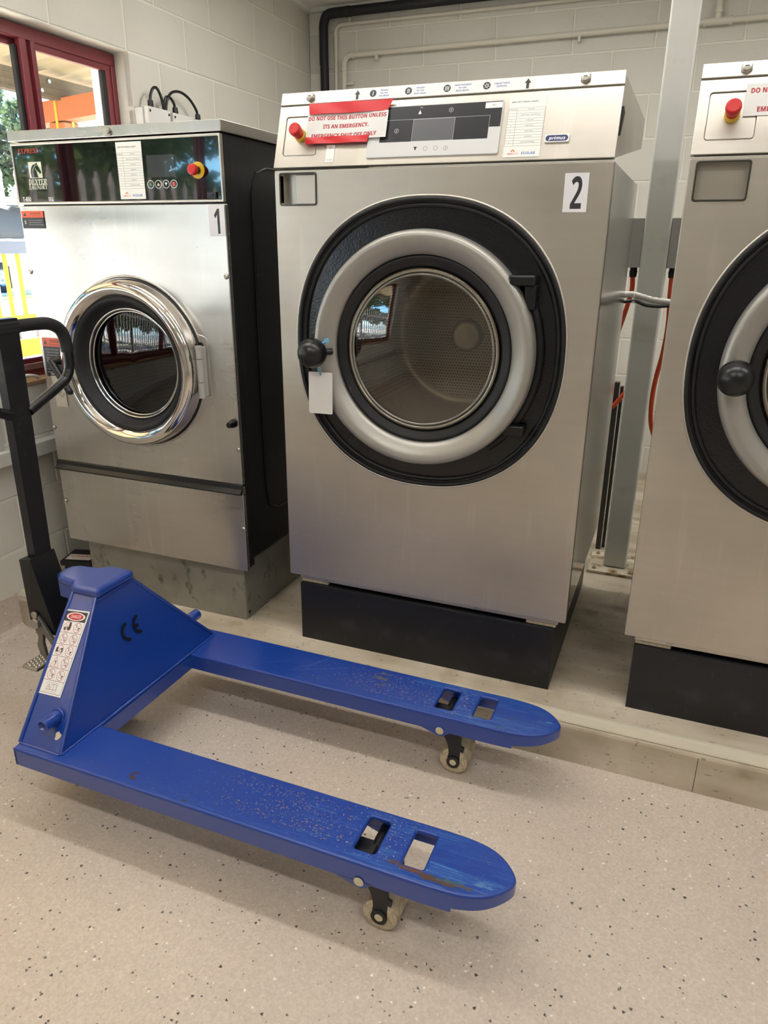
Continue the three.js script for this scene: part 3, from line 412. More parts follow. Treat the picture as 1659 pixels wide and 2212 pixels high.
// ---------------------------------------------------------------- dryer number 1
{
  const X0 = -0.923, X1 = -0.16, Z = 0.0046, yb = 0.356, yt = 1.492, lb = 1.6739, lt = 1.7033, back = -1.06;
  const t = thing('tumble_dryer', 'stainless tumble dryer numbered 1 with a glossy black control panel and chrome door', 'dryer', [0, 0, 0]);
  part('side_panel', metres(bx(X1 - 0.02, X1 - 0.006, yb + 0.03, lb - 0.001, back, Z - 0.05, 0.004)), blackPowderM, t, 'black powder-coated side'); part('side_panel', metres(bx(X0 + 0.008, X0 + 0.022, yb + 0.03, lb - 0.001, back, Z - 0.05, 0.004)), blackPowderM, t); part('back_panel', bx(X0 + 0.02, X1 - 0.018, yb + 0.03, lb - 0.001, back, back + 0.012), blackPowderM, t);
  part('side_rib', [ringTube([...rrectPts(-0.155 - 0.82, -0.155, 0.51, 1.6, 0.07)].map(([z, y]) => [X1 - 0.0055, y, z]), 0.0035, 6)], blackPowderM, t);
  const ff = rrect(X0 + 0.004, X1 - 0.003, yb + 0.004, lb - 0.002, 0.003); ff.holes.push((() => { const q = new THREE.Path(); q.absarc(-0.535, 1.022, 0.21, 0, Math.PI * 2, true); return q; })()); part('front_frame', ext(ff, 0.035).translate(0, 0, Z - 0.051), gasketM, t);
  part('base_channel', bx(X0 + 0.06, X1 - 0.05, yb, yb + 0.04, back + 0.03, Z - 0.06), gasketM, t);
  const lid = part('lid', metres(bx(X0 - 0.003, X1 + 0.004, lb, lt, back - 0.01, Z + 0.003, 0.0018)), dryerSteelM, t);
  const lk = new THREE.Group(); lk.name = 'lock'; lk.position.set(-0.537, 1.6885, Z + 0.003); t.add(lk); part('barrel', lathe([[0, 0], [0.0105, 0], [0.0105, 0.009], [0.009, 0.011], [0, 0.011]], 24), zincM, lk); part('key', [bx(-0.032, -0.004, -0.001, 0.006, 0.009, 0.011, 0.0006), bx(-0.012, 0.006, -0.012, 0.008, 0.0095, 0.012, 0.001)], zincM, lk);
  // control panel
  const fr = rrect(X0 + 0.001, X1 - 0.002, yt + 0.004, lb - 0.004, 0.003); fr.holes.push(rrect(X0 + 0.006, X1 - 0.008, yt + 0.011, lb - 0.011, 0.002, THREE.Path));
  part('panel_frame', ext(fr, 0.014, 0.0018).translate(0, 0, Z - 0.013), steelHeadM, t);
  const cp = part('control_panel', bx(X0 + 0.005, X1 - 0.007, yt + 0.01, lb - 0.01, Z - 0.012, Z - 0.0035, 0.001), glossBlackM, t, 'glossy black control panel');
  const pz = Z - 0.0029, pnl = canvas(2048, 470, (x, w, h) => {
    const M = (m) => (m + 0.918) / 0.752 * w, N = (y) => h - (y - 1.502) / 0.1625 * h; x.fillStyle = '#0b0c0e'; x.fillRect(0, 0, w, h);
    x.fillStyle = '#b52c34'; x.font = 'italic bold 50px serif'; x.fillText('EXPRESS', M(-0.9), N(1.641), 250);
    x.fillStyle = '#c9ccc0'; x.font = 'italic bold 58px serif'; x.textAlign = 'center'; x.fillText('DEXTER', M(-0.836), N(1.5535), 200); x.fillText('LAUNDRY', M(-0.836), N(1.5395), 200); x.textAlign = 'left'; x.font = 'bold 52px sans-serif'; x.fillStyle = '#e4e4e4'; x.fillText('T-650', M(-0.905), N(1.505), 92); x.font = 'bold 30px sans-serif'; x.fillText('USA', M(-0.801), N(1.5045), 62); x.font = 'bold 15px sans-serif'; x.fillText('MADE IN', M(-0.801), N(1.513), 56);
    // horse head emblem in a frame
    const a = M(-0.863), b = N(1.616), s = (M(-0.812) - a) / 100; const P = (u, v) => [a + u * s, b + v * s]; x.strokeStyle = '#c9ccc0'; x.lineWidth = 3; x.strokeRect(a, b, 100 * s, 92 * s); x.fillStyle = '#c9ccc0'; x.fillRect(a, b, 100 * s, 92 * s); x.fillStyle = '#0b0c0e'; x.beginPath();
    [[14, 90], [12, 60], [18, 34], [34, 16], [56, 10], [70, 2], [70, 14], [80, 30], [94, 56], [92, 66], [82, 68], [74, 58], [62, 52], [60, 64], [68, 90]].forEach(([u, v], i) => i ? x.lineTo(...P(u, v)) : x.moveTo(...P(u, v))); x.fill(); x.strokeStyle = '#c9ccc0'; x.lineWidth = 4; x.beginPath(); x.moveTo(...P(26, 88)); x.quadraticCurveTo(...P(24, 34), ...P(56, 20)); x.stroke(); x.beginPath(); x.moveTo(...P(54, 34)); x.quadraticCurveTo(...P(52, 48), ...P(66, 54)); x.stroke();
    const C = (m, col, sh) => { const X = M(m), Y = N(1.5455); x.lineWidth = 5; x.strokeStyle = '#d8d8d8'; x.beginPath(); x.arc(X, Y, 30, 0, 7); x.stroke(); x.fillStyle = col; x.beginPath(); if (sh === 's') x.rect(X - 14, Y - 15, 28, 30); else { const k = { r: [[-10, -14], [16, 0], [-10, 14]], u: [[-13, 12], [13, 12], [0, -14]], d: [[-13, -12], [13, -12], [0, 14]] }[sh]; k.forEach(([u, v], i) => i ? x.lineTo(X + u, Y + v) : x.moveTo(X + u, Y + v)); } x.fill(); };
    C(-0.409, '#3c8a4c', 'r'); C(-0.382, '#d8d2c0', 'u'); C(-0.355, '#d0d0d4', 'd'); C(-0.328, '#c02830', 's');
  });
  part('panel_print', new THREE.PlaneGeometry(0.752, 0.1625).translate(-0.542, 1.58325, pz), PH({ map: pnl, roughness: 0.06, clearcoat: 1, clearcoatRoughness: 0.02 }), cp);
  part('screen', new THREE.PlaneGeometry(0.097, 0.058).translate(-0.368, 1.593, pz + 0.0006), PH({ color: '#3a383e', roughness: 0.08, clearcoat: 1 }), cp);
  part('instruction_sheet', new THREE.PlaneGeometry(0.0915, 0.152).translate(-0.4745, 1.5832, pz + 0.0016), print(instructions, 0.25, { clearcoat: 0.8 }), t, 'laminated programme list');
  const eb = new THREE.Group(); eb.name = 'emergency_button'; eb.position.set(-0.243, 1.579, pz); eb.userData.label = 'red stop button on a yellow disc'; t.add(eb);
  part('yellow_disc', new THREE.CylinderGeometry(0.022, 0.022, 0.002, 40).rotateX(Math.PI / 2).translate(0, 0, 0.001), yellowM, eb); part('stem', cyl([0, 0, 0], [0, 0, 0.02], 0.0105), plasticBlackM, eb); part('push_knob', lathe([[0, 0.016], [0.012, 0.016], [0.0145, 0.02], [0.0148, 0.028], [0.0135, 0.0315], [0.009, 0.033], [0, 0.032]], 40), redM, eb);
  part('coin_switch', [bx(-0.215, -0.1845, 1.505, 1.5225, pz, pz + 0.006, 0.002), bx(-0.207, -0.193, 1.511, 1.5165, pz + 0.005, pz + 0.009, 0.0012)], plasticBlackM, t);
  // big front panel with the door opening and hinge pocket
  const cx = -0.535, cy = 1.022;
  const face = rrect(X0, X1, 0.659, yt, 0.004); face.holes.push((() => { const q = new THREE.Path(); q.absarc(cx, cy, 0.2, 0, Math.PI * 2, true); return q; })());
  // thin sheet with gentle oil-canning: a fine grid whose vertices really bulge
  const skin = (y0, y1, nx, ny, hole) => { const p = [], uv = [], idx = [], px = (i) => X0 + 0.003 + (X1 - X0 - 0.006) * i / nx, py = (j) => y0 + (y1 - y0) * j / ny; for (let j = 0; j <= ny; j++) for (let i = 0; i <= nx; i++) { const x = px(i), y = py(j), f = Math.min(1, (i / nx) * 14, (1 - i / nx) * 14, (j / ny) * 14, (1 - j / ny) * 14), h = fbm((x - X0) / 1.0, y / 2.0, 5, 4, 1, 222) * 0.7 + fbm((x - X0) / 1.0, y / 2.0, 10, 8, 1, 230) * 0.3 - 0.5; p.push(x, y, Z - 0.0006 + f * f * (3 - 2 * f) * (0.0012 + 0.0030 * h)); uv.push(x, y); } for (let j = 0; j < ny; j++) for (let i = 0; i < nx; i++) { if (hole && Math.hypot(px(i + 0.5) - cx, py(j + 0.5) - cy) < 0.235) continue; const q = j * (nx + 1) + i; idx.push(q, q + 1, q + nx + 2, q, q + nx + 2, q + nx + 1); } const g = new THREE.BufferGeometry(); g.setAttribute('position', new THREE.Float32BufferAttribute(p, 3)); g.setAttribute('uv', new THREE.Float32BufferAttribute(uv, 2)); g.setIndex(idx); g.computeVertexNormals(); return g; };
  part('front_panel', [metres(ext(face, 0.016, 0.0022, 3, 48).translate(0, 0, Z - 0.017)), skin(0.662, yt - 0.003, 100, 110, true)], dryerSteelM, t);
  part('lower_panel', [metres(ext(rrect(X0, X1, yb, 0.652, 0.004), 0.016, 0.0022, 3).translate(0, 0, Z - 0.017)), skin(yb + 0.003, 0.649, 100, 40, false)], dryerSteelM, t, 'removable lower panel');
  part('pull_strip', metres(ext(poly([[0, 0.66], [0.004, 0.658], [0.006, 0.646], [0.018, 0.634], [0.018, 0.63], [0.004, 0.628], [0, 0.636]]), 0.764).rotateY(-Math.PI / 2).translate(-0.159, 0, Z)).rotateY(0), blackPowderM, t, 'black finger strip across the front');
  const dk = part('door_recess', [lathe([[0.262, 0.0005], [0.2665, 0.004], [0.2705, 0.003], [0.272, 0.0002]], 96)], dryerSteelM, t); dk.position.set(cx, cy, Z);
  const pocket = new THREE.Shape(); pocket.moveTo(-0.335, 1.15); pocket.quadraticCurveTo(-0.31, 1.128, -0.29, 1.127); pocket.quadraticCurveTo(-0.254, 1.126, -0.25, 1.108); pocket.lineTo(-0.246, 0.925); pocket.quadraticCurveTo(-0.246, 0.912, -0.262, 0.912); pocket.quadraticCurveTo(-0.295, 0.91, -0.33, 0.885); pocket.closePath();
  part('hinge_plate', ext(pocket, 0.004, 0.0015, 3).translate(0, 0, Z - 0.001), dryerSteelM, t);
  part('hinge', [cyl([-0.2665, 1.058, Z + 0.026], [-0.2665, 1.096, Z + 0.026], 0.0105), cyl([-0.2665, 0.987, Z + 0.026], [-0.2665, 1.0565, Z + 0.026], 0.0105), cyl([-0.2665, 0.938, Z + 0.026], [-0.2665, 0.9855, Z + 0.026], 0.0105), bx(-0.268, -0.2575, 0.942, 1.092, Z + 0.002, Z + 0.026, 0.003), bx(-0.3, -0.268, 0.945, 1.09, Z + 0.01, Z + 0.022, 0.003)], greyPlasticM, t);
  part('hinge_slot', ext(rrect(-0.287, -0.266, 0.938, 1.104, 0.008), 0.002).translate(0, 0, Z + 0.0025), gasketM, t);
  const dr = new THREE.Group(); dr.name = 'door'; dr.position.set(cx + 0.004, cy, Z); t.add(dr);
  part('door_ring', lathe([[0.258, 0.004], [0.2585, 0.016], [0.2575, 0.026], [0.2555, 0.034], [0.256, 0.042], [0.254, 0.052], [0.248, 0.062], [0.238, 0.0675], [0.228, 0.067], [0.218, 0.06], [0.211, 0.051], [0.208, 0.046], [0.2075, 0.03]], 128), chromeM, dr, 'polished chrome door ring');
  part('ring_shadow_gap', lathe([[0.2605, 0.0005], [0.2605, 0.008], [0.255, 0.009]], 96), gasketM, dr);
  part('door_gasket', lathe([[0.2085, 0.046], [0.2, 0.0485], [0.192, 0.04], [0.185, 0.022], [0.178, 0.013], [0.168, 0.01], [0.165, 0.001], [0.165, -0.03]], 96), rubberM, dr);
  part('glass_rim', new THREE.TorusGeometry(0.172, 0.0035, 10, 96).translate(0, 0, 0.013), chromeM, dr); part('glass_rim', new THREE.TorusGeometry(0.164, 0.003, 10, 96).translate(0, 0, 0.004), chromeM, dr);
  part('glass', lathe([[0.166, -0.004], [0.15, -0.002], [0.1, 0.003], [0.05, 0.006], [0, 0.007]], 96), darkGlassM, dr, 'dark door glass');
  part('drum', metres(lathe([[0.2, -0.035], [0.3, -0.09], [0.3, -0.5], [0, -0.5]], 64), 3.2), dryerDrumM, dr, 'perforated drum behind the glass');
  const lh = new THREE.Group(); lh.name = 'latch_handle'; t.add(lh);
  part('lever', [cyl([-0.826, 1.018, 0.062], [-0.752, 0.928, 0.075], 0.0125, 0.0115), new THREE.SphereGeometry(0.0125, 20, 14).translate(-0.826, 1.018, 0.062), new THREE.SphereGeometry(0.0115, 20, 14).translate(-0.752, 0.928, 0.075)], plasticBlackM, lh); part('spindle', [cyl([-0.826, 1.018, 0.062], [-0.8, 1.022, 0.01], 0.0145), bx(-0.822, -0.775, 1.005, 1.032, 0.006, 0.05, 0.006)], plasticBlackM, lh);
  // stickers
  const warn = (n, top) => canvas(300, n, (x, w, h) => { x.fillStyle = '#1b1d22'; x.fillRect(0, 0, w, h); x.fillStyle = '#d8552f'; x.fillRect(0, 0, w, top); x.fillStyle = '#2a1a14'; x.beginPath(); x.moveTo(46, top * 0.2); x.lineTo(72, top * 0.78); x.lineTo(20, top * 0.78); x.fill(); x.textAlign = 'center'; x.font = 'bold ' + Math.round(top * 0.4) + 'px sans-serif'; x.fillText('WARNING', 190, top * 0.52, 150); x.font = 'bold 17px sans-serif'; x.fillText('RISK OF SERIOUS INJURY', 190, top * 0.82, 190); });
  const w1 = warn(250, 94), w2 = warn(420, 92);
  for (const [tx, ls, y0] of [[w1, ['NEVER ALLOW CHILDREN TO', 'OPERATE THE MACHINE OR', 'PLAY IN OR AROUND MACHINE'], 140], [w2, ['DO NOT TRY TO OPEN DOOR IF', '- THE DRUM IS STILL TURNING', '- YOU SEE WATER IN THE DRUM', '- ANY CYCLE LIGHT IS STILL ON', '', '', '', 'IF DRUM DOES NOT STOP', 'THERE IS RISK OF INJURY'], 130]]) { const x = tx.image.getContext('2d'); x.fillStyle = '#d6d6d6'; x.textAlign = 'left'; x.font = '15px sans-serif'; ls.forEach((l, i) => x.fillText(l, tx === w1 ? 84 : 20, y0 + i * 31, 205)); if (tx === w1) { x.beginPath(); x.arc(40, 138, 7, 0, 7); x.fill(); x.strokeStyle = '#d6d6d6'; x.lineWidth = 5; x.beginPath(); x.moveTo(40, 144); x.lineTo(40, 168); x.lineTo(28, 190); x.moveTo(40, 168); x.lineTo(54, 188); x.moveTo(26, 150); x.lineTo(56, 160); x.stroke(); } }
  part('warning_label', new THREE.PlaneGeometry(0.089, 0.051).translate(-0.8705, 1.4515, Z + 0.0026), print(w1, 0.3), t, 'orange and black warning sticker'); part('warning_label', new THREE.PlaneGeometry(0.087, 0.128).translate(-0.8655, 1.0215, Z + 0.0026), print(w2, 0.3), t, 'orange and black warning sticker');
  const note = canvas(160, 300, (x, w, h) => { x.fillStyle = '#c7c2b0'; x.fillRect(0, 0, w, h); x.strokeStyle = '#333'; x.lineWidth = 3; x.font = 'italic 34px serif'; x.fillStyle = '#333'; x.save(); x.translate(52, 210); x.rotate(-0.5); x.fillText('wait', 0, 0); x.fillText('Now', 16, 34); x.restore(); });
  part('taped_note', new THREE.PlaneGeometry(0.05, 0.122).rotateZ(0.07).translate(-0.864, 0.916, Z + 0.0026), print(note, 0.3, { clearcoat: 0.6 }), t, 'small yellowed note under clear tape');
  part('number_sheet', new THREE.PlaneGeometry(0.0535, 0.081).translate(-0.1875, 1.446, Z + 0.0026), print(digit('1'), 0.4), t, 'white paper with a black 1');
  for (const [x, y] of [[-0.17, 1.296], [-0.165, 0.777], [-0.165, 0.509], [-0.9155, 1.294], [-0.9155, 0.776], [-0.914, 0.504]]) { const s = part('screw', [lathe([[0, 0.004], [0.003, 0.004], [0.0035, 0.005], [0.006, 0.0035], [0.0075, 0.0005]], 20)], zincM, t); s.position.set(x, y, Z + 0.0008); }
  const kn = part('magnet_knob', lathe([[0, 0.032], [0.0075, 0.032], [0.009, 0.03], [0.0135, 0.006], [0.0135, 0], [0, 0]], 28), plasticBlackM, t); kn.position.set(-0.176, 0.861, Z);
  const st = thing('machine_stand', 'grey galvanised steel stand with dark scuffs under the tumble dryer', 'stand', [0, SLAB, 0]);
  part('box', metres(bx(-0.8798, -0.2036, 0.0004, yb - SLAB - 0.001, -1.0, -0.0402, 0.002)), galvM, st); part('bolt', disc(0.006, 0, 0.004, 14).rotateY(Math.PI / 2).translate(-0.2036, 0.025, -0.058), gasketM, st); part('bolt', disc(0.006, 0, 0.004, 14).rotateY(Math.PI / 2).translate(-0.2036, 0.2, -0.058), gasketM, st);
}
function rrectPts(x0, x1, y0, y1, r) { const o = [], c = [[x1 - r, y0 + r, -90], [x1 - r, y1 - r, 0], [x0 + r, y1 - r, 90], [x0 + r, y0 + r, 180]]; for (const [cx, cy, a] of c) for (let i = 0; i <= 6; i++) { const q = (a + i * 15) * D2R; o.push([cx + r * Math.cos(q), cy + r * Math.sin(q)]); } return o; }

// ---------------------------------------------------------------- pallet jack (x along the forks, z across, the near fork at z = 0)
{
  const t = thing('pallet_jack', 'blue hand pallet jack with scratched forks and black tiller standing on the speckled floor', 'pallet jack', [-0.3291, 0, 0.8443], -0.3814 * D2R);
  const H = 0.2031, B = 0.154, FW = 0.1574, GAP = 0.38, L = 1.25, TH = 0.0055, TOT = 2 * FW + GAP, VC = TOT / 2;
  // fork outline in (u, v), tip tapered and rounded
  const half = [[0, 0], [1.09, 0], [1.15, 0.004], [1.19, 0.014], [1.218, 0.031], [1.238, 0.052], [1.248, 0.069], [L, FW / 2]];
  const outline = [...half, ...half.slice(0, -1).reverse().map(([u, v]) => [u, FW - v])];
  const smooth = (pts) => { const c = new THREE.CatmullRomCurve3(pts.slice(1, -1).map(([u, v]) => new THREE.Vector3(u, v, 0)), false, 'centripetal').getPoints(60); return [pts[0], ...c.map((q) => [q.x, q.y]), pts[pts.length - 1]]; };
  const OUT = smooth(outline);
  const inset = (pts, d) => pts.map(([u, v], i) => { const a = pts[Math.max(0, i - 1)], b = pts[Math.min(pts.length - 1, i + 1)]; let tx = b[0] - a[0], ty = b[1] - a[1]; const l = Math.hypot(tx, ty) || 1; return [u - ty / l * d, v + tx / l * d]; });
  const INN = inset(OUT, TH);
  function fork(v0, mat, label) {
    const g = new THREE.Group(); g.name = 'fork'; g.position.z = -v0; g.userData.label = label; t.add(g);
    const s = poly(OUT); for (const [a, b] of [[0.9148, 0.9632], [1.0224, 1.0696]]) s.holes.push(rrect(a, b, 0.036, 0.1324, 0.006, THREE.Path));
    part('top_plate', flat(s, H - 0.012, 0.012, 0.0055, 4), mat, g, 'scratched blue top with two openings');
    // skirt: walls hanging from the top plate, stepped up towards the tip
    const low = (u) => u < 1.1335 ? B : B + 0.009 + 0.009 * Math.min(1, (u - 1.1335) / 0.1);
    const p = [], add = (...q) => q.forEach((k) => p.push(...k));
    for (let i = 0; i < OUT.length - 1; i++) {
      const a = OUT[i], b = OUT[i + 1], c = INN[i], d = INN[i + 1], y1 = H - 0.006, ya = low((a[0] + b[0]) / 2), q = (k, y) => [k[0], y, -k[1]];
      add(q(a, ya), q(b, ya), q(b, y1), q(a, ya), q(b, y1), q(a, y1), q(d, ya), q(c, ya), q(c, y1), q(d, ya), q(c, y1), q(d, y1), q(c, ya), q(d, ya), q(b, ya), q(c, ya), q(b, ya), q(a, ya));
      if (Math.abs(low(a[0]) - ya) > 0.003) add(q(a, ya), q(c, ya), q(c, low(a[0])), q(a, ya), q(c, low(a[0])), q(a, low(a[0])));
    }
    const sk = new THREE.BufferGeometry(); sk.setAttribute('position', new THREE.Float32BufferAttribute(p, 3)); sk.setAttribute('uv', new THREE.Float32BufferAttribute(new Float32Array(p.length / 3 * 2), 2)); sk.computeVertexNormals();
    part('skirt', [sk, bx(0, TH, B, H - 0.004, -FW, 0), bx(0.45, 0.456, 0.165, H - 0.008, -FW + 0.006, -0.006), bx(1.0, 1.012, 0.172, H - 0.008, -FW + 0.006, -0.006)], blueM, g);
    // ear with pivot pin, wheel fork, roller
    const ear = new THREE.Shape(); ear.moveTo(0.885, B + 0.002); ear.lineTo(0.932, 0.1405); ear.quadraticCurveTo(0.944, 0.136, 0.955, 0.142); ear.lineTo(0.975, B + 0.004); ear.closePath();
    for (const z of [-0.006, -FW]) part('ear', ext(ear, 0.006).translate(0, 0, z), blueM, g);
    for (const z of [0.0005, -FW - 0.0015]) part('pivot_pin', disc(0.0112, 0, 0.003, 28).translate(0.943, 0.156, z), nylonM, g);
    const arm = new THREE.Shape(); arm.moveTo(0.948, 0.165); arm.lineTo(0.995, 0.165); arm.lineTo(0.997, 0.132); arm.lineTo(1.006, 0.128); arm.lineTo(1.004, 0.112); arm.lineTo(0.995, 0.113); arm.lineTo(0.9945, 0.076); arm.absarc(0.9765, 0.0745, 0.018, 0, -Math.PI, true); arm.lineTo(0.962, 0.1); arm.quadraticCurveTo(0.962, 0.13, 0.948, 0.15); arm.closePath();
    const y0 = -0.0335, wf = new THREE.Group(); wf.name = 'wheel_fork'; wf.position.y = y0; g.add(wf);
    const zz = [-0.035, -FW + 0.029];
    for (const z of zz) part('arm', ext(arm, 0.006, 0.001).translate(0, 0, z), blackPowderM, wf); part('cross_tube', [cyl([0.943, 0.189, -0.008], [0.943, 0.189, -FW + 0.008], 0.014), bx(0.955, 0.99, 0.172, 0.182, -FW + 0.03, -0.03)], blackPowderM, wf); part('push_rod', [bx(0.5, 0.94, 0.196, 0.21, -FW / 2 - 0.018, -FW / 2 + 0.018, 0.004), bx(0.905, 0.95, 0.176, 0.21, -FW / 2 - 0.01, -0.042, 0.005)], blackScuffM, wf);
    zz.forEach((z, i) => part('boss', lathe([[0.0095, i ? -0.003 : 0.006], [0.0095, i ? -0.006 : 0.009], [0.0185, i ? -0.006 : 0.009], [0.0185, i ? 0 : 0.006]], 28).translate(0.9765, 0.0745, z), plasticBlackM, wf));
    for (const z of [-0.0275, -FW + 0.0245]) part('axle', disc(0.0095, 0, 0.003, 24).translate(0.9765, 0.0745, z), nylonM, wf);
    const wh = part('roller', lathe([[0.016, -0.0485], [0.03, -0.0485], [0.038, -0.0465], [0.0405, -0.043], [0.0408, 0], [0.0405, 0.043], [0.038, 0.0465], [0.03, 0.0485], [0.016, 0.0485]], 56), nylonDirtyM, g, 'worn cream nylon roller'); wh.position.set(0.9765, 0.0412, -FW / 2);
  }
  fork(0, forkNearM, 'near fork, rust marks at its tip'); fork(FW + GAP, forkFarM, 'far fork beside the concrete step');
  const P = (u, v, y) => [u, y, -v];
  // cross member under the body
  part('cross_member', [bx(0.0, 0.006, B, H, -TOT, 0), bx(0.002, 0.14, H - 0.011, H - 0.005, -TOT + FW, -FW), bx(0.134, 0.1405, B, H - 0.004, -(FW + GAP), -FW)], blueM, t);
  // body: flat-faced wedge welded on the heel
  const Tn = 0.283, Tf = 0.408, ty = 0.507;
  const bod = hexa([P(-0.004, 0.024, H - 0.003), P(0.1285, 0.024, H - 0.003), P(0.1345, 0.67, H - 0.003), P(-0.004, 0.67, H - 0.003), P(-0.023, Tn, ty), P(0.0555, Tn, ty), P(0.0555, Tf, ty), P(-0.023, Tf, ty)].map((q) => q));
  part('body', bod, blueM, t, 'tall blue wedge-shaped body');
  // rolled edges and weld beads
  part('weld', [tube([P(0.131, 0.024, H), P(0.134, 0.2, H), P(0.137, 0.668, H)], 0.0042, 60, 8), tube([P(0, 0.022, H), P(0.128, 0.022, H)], 0.004, 16, 8), cyl(P(0.1285, 0.0245, H), P(0.0555, Tn, ty), 0.0045), cyl(P(0.1345, 0.668, H), P(0.0555, Tf, ty), 0.0045), cyl(P(-0.004, 0.0245, H), P(-0.023, Tn, ty), 0.0045)], blueM, t);
  // cap with a nose towards the tiller
  const cap = new THREE.Shape(); const cs = [[0.066, Tn - 0.01], [0.069, Tn], [0.069, Tf], [0.064, Tf + 0.01], [0.0, Tf + 0.012], [-0.02, Tf + 0.004], [-0.035, Tf - 0.012], [-0.095, Tf - 0.02], [-0.114, Tf - 0.035], [-0.12, VC], [-0.114, Tn + 0.035], [-0.095, Tn + 0.02], [-0.04, Tn + 0.012], [-0.025, Tn - 0.006], [-0.01, Tn - 0.012]];
  cs.forEach(([u, v], i) => i ? cap.lineTo(u, v) : cap.moveTo(u, v)); cap.closePath();
  part('cap', [flat(cap, 0.5, 0.026, 0.011, 5), flat(poly([[0.0635, Tn - 0.008], [0.0635, Tf + 0.008], [-0.028, Tf + 0.008], [-0.028, Tn - 0.008]]), 0.491, 0.008, 0.002), (() => { const n = new THREE.Shape(); n.moveTo(-0.02, Tn + 0.018); n.lineTo(-0.098, Tn + 0.022); n.quadraticCurveTo(-0.124, VC, -0.098, Tf - 0.022); n.lineTo(-0.02, Tf - 0.018); n.closePath(); return flat(n, 0.458, 0.058, 0.009, 4); })()], blueM, t, 'blue pressed cap with a nose');
  // side pegs
  for (const [v0, v1, nm] of [[0.08, 0.03, 0], [0.61, 0.666, 1]]) {
    const pg = new THREE.Group(); pg.name = 'side_peg'; t.add(pg); const dir = nm ? -1 : 1;
    part('peg_tube', lathe([[0.0, -0.012], [0.0105, -0.012], [0.0115, 0], [0.0165, 0.0], [0.0168, -0.002], [0.0168, -0.075], [0, -0.075]].map(([r, z]) => [r, z]), 32).rotateY(nm ? Math.PI : 0).translate(0.0775, 0.2665, -v1), blueM, pg);
    part('weld_ring', new THREE.TorusGeometry(0.018, 0.0035, 8, 28).rotateX(dir * -0.3).translate(0.078, 0.2665, nm ? -0.613 : -0.079), blueM, pg);
  }
  // labels
  const danger = canvas(300, 800, (x, w, h) => {
    x.fillStyle = '#eeeef2'; x.fillRect(0, 0, w, h); x.strokeStyle = '#333'; x.lineWidth = 3; x.strokeRect(18, 16, 264, 768); x.fillStyle = '#2d3036'; x.fillRect(18, 16, 264, 94); x.fillStyle = '#eee'; x.beginPath(); x.ellipse(150, 64, 116, 41, 0, 0, 7); x.fill(); x.fillStyle = '#c22435'; x.beginPath(); x.ellipse(150, 64, 94, 32, 0, 0, 7); x.fill(); x.fillStyle = '#fff'; x.font = '46px sans-serif'; x.textAlign = 'center'; x.fillText('DANGER', 150, 80, 128);
    for (let r = 0; r < 6; r++) { const y = 110 + r * 112; x.strokeStyle = '#333'; x.lineWidth = 3; x.beginPath(); x.moveTo(18, y + (r === 0 ? 0 : 0)); x.lineTo(282, y); x.stroke(); if (r === 5) break;
      for (let c = 0; c < 2; c++) { const X = 88 + c * 124, Y = y + 57;
        // small pictograms: figures, trucks, loads
        x.strokeStyle = '#444'; x.fillStyle = '#2b2d31'; x.lineWidth = 2;
        if (r === 0 && c === 0) { x.fillRect(X - 36, Y + 2, 52, 30); x.fillRect(X + 14, Y - 46, 26, 78); x.fillStyle = '#eee'; x.fillRect(X - 20, Y + 8, 20, 8); x.beginPath(); x.arc(X - 4, Y + 26, 8, 0, 7); x.fill(); }
        else if (r === 2 && c === 0) { x.fillRect(X - 42, Y - 26, 20, 40); x.fillRect(X - 44, Y + 4, 34, 14); x.fillRect(X + 8, Y - 20, 30, 14); x.fillRect(X + 24, Y - 10, 14, 30); x.beginPath(); x.arc(X + 8, Y + 18, 9, 0, 7); x.stroke(); }
        else if (r === 3 && c === 0) { x.strokeStyle = '#c25a62'; x.lineWidth = 4; x.beginPath(); x.moveTo(X, Y - 46); x.lineTo(X + 50, Y + 44); x.lineTo(X - 50, Y + 44); x.closePath(); x.stroke(); x.strokeStyle = '#222'; x.lineWidth = 6; x.beginPath(); x.moveTo(X - 12, Y - 10); x.lineTo(X + 10, Y + 8); x.lineTo(X - 4, Y + 36); x.moveTo(X + 14, Y - 12); x.lineTo(X - 6, Y + 4); x.stroke(); }
        else { x.beginPath(); x.moveTo(X - 30, Y + 20); x.lineTo(X + 26, Y + 20); x.lineTo(X + 34, Y - 8); x.moveTo(X - 24, Y + 18); x.lineTo(X - 12, Y - 26); x.lineTo(X - 2, Y - 6); x.moveTo(X + 8, Y - 22); x.lineTo(X + 22, Y + 18); x.stroke(); x.beginPath(); x.arc(X - 12, Y - 30, 6, 0, 7); x.stroke(); x.beginPath(); x.arc(X + 14, Y + 22, 7, 0, 7); x.stroke(); if (r % 2) x.strokeRect(X + 6, Y - 8, 30, 26); else x.fillRect(X + 14, Y - 2, 16, 12); }
        if (!(r === 3 && c === 0)) { x.strokeStyle = '#b63b48'; x.lineWidth = 4; x.beginPath(); x.arc(X, Y, 46, 0, 7); x.stroke(); x.beginPath(); x.moveTo(X - 32, Y - 33); x.lineTo(X + 32, Y + 33); x.stroke(); } } }
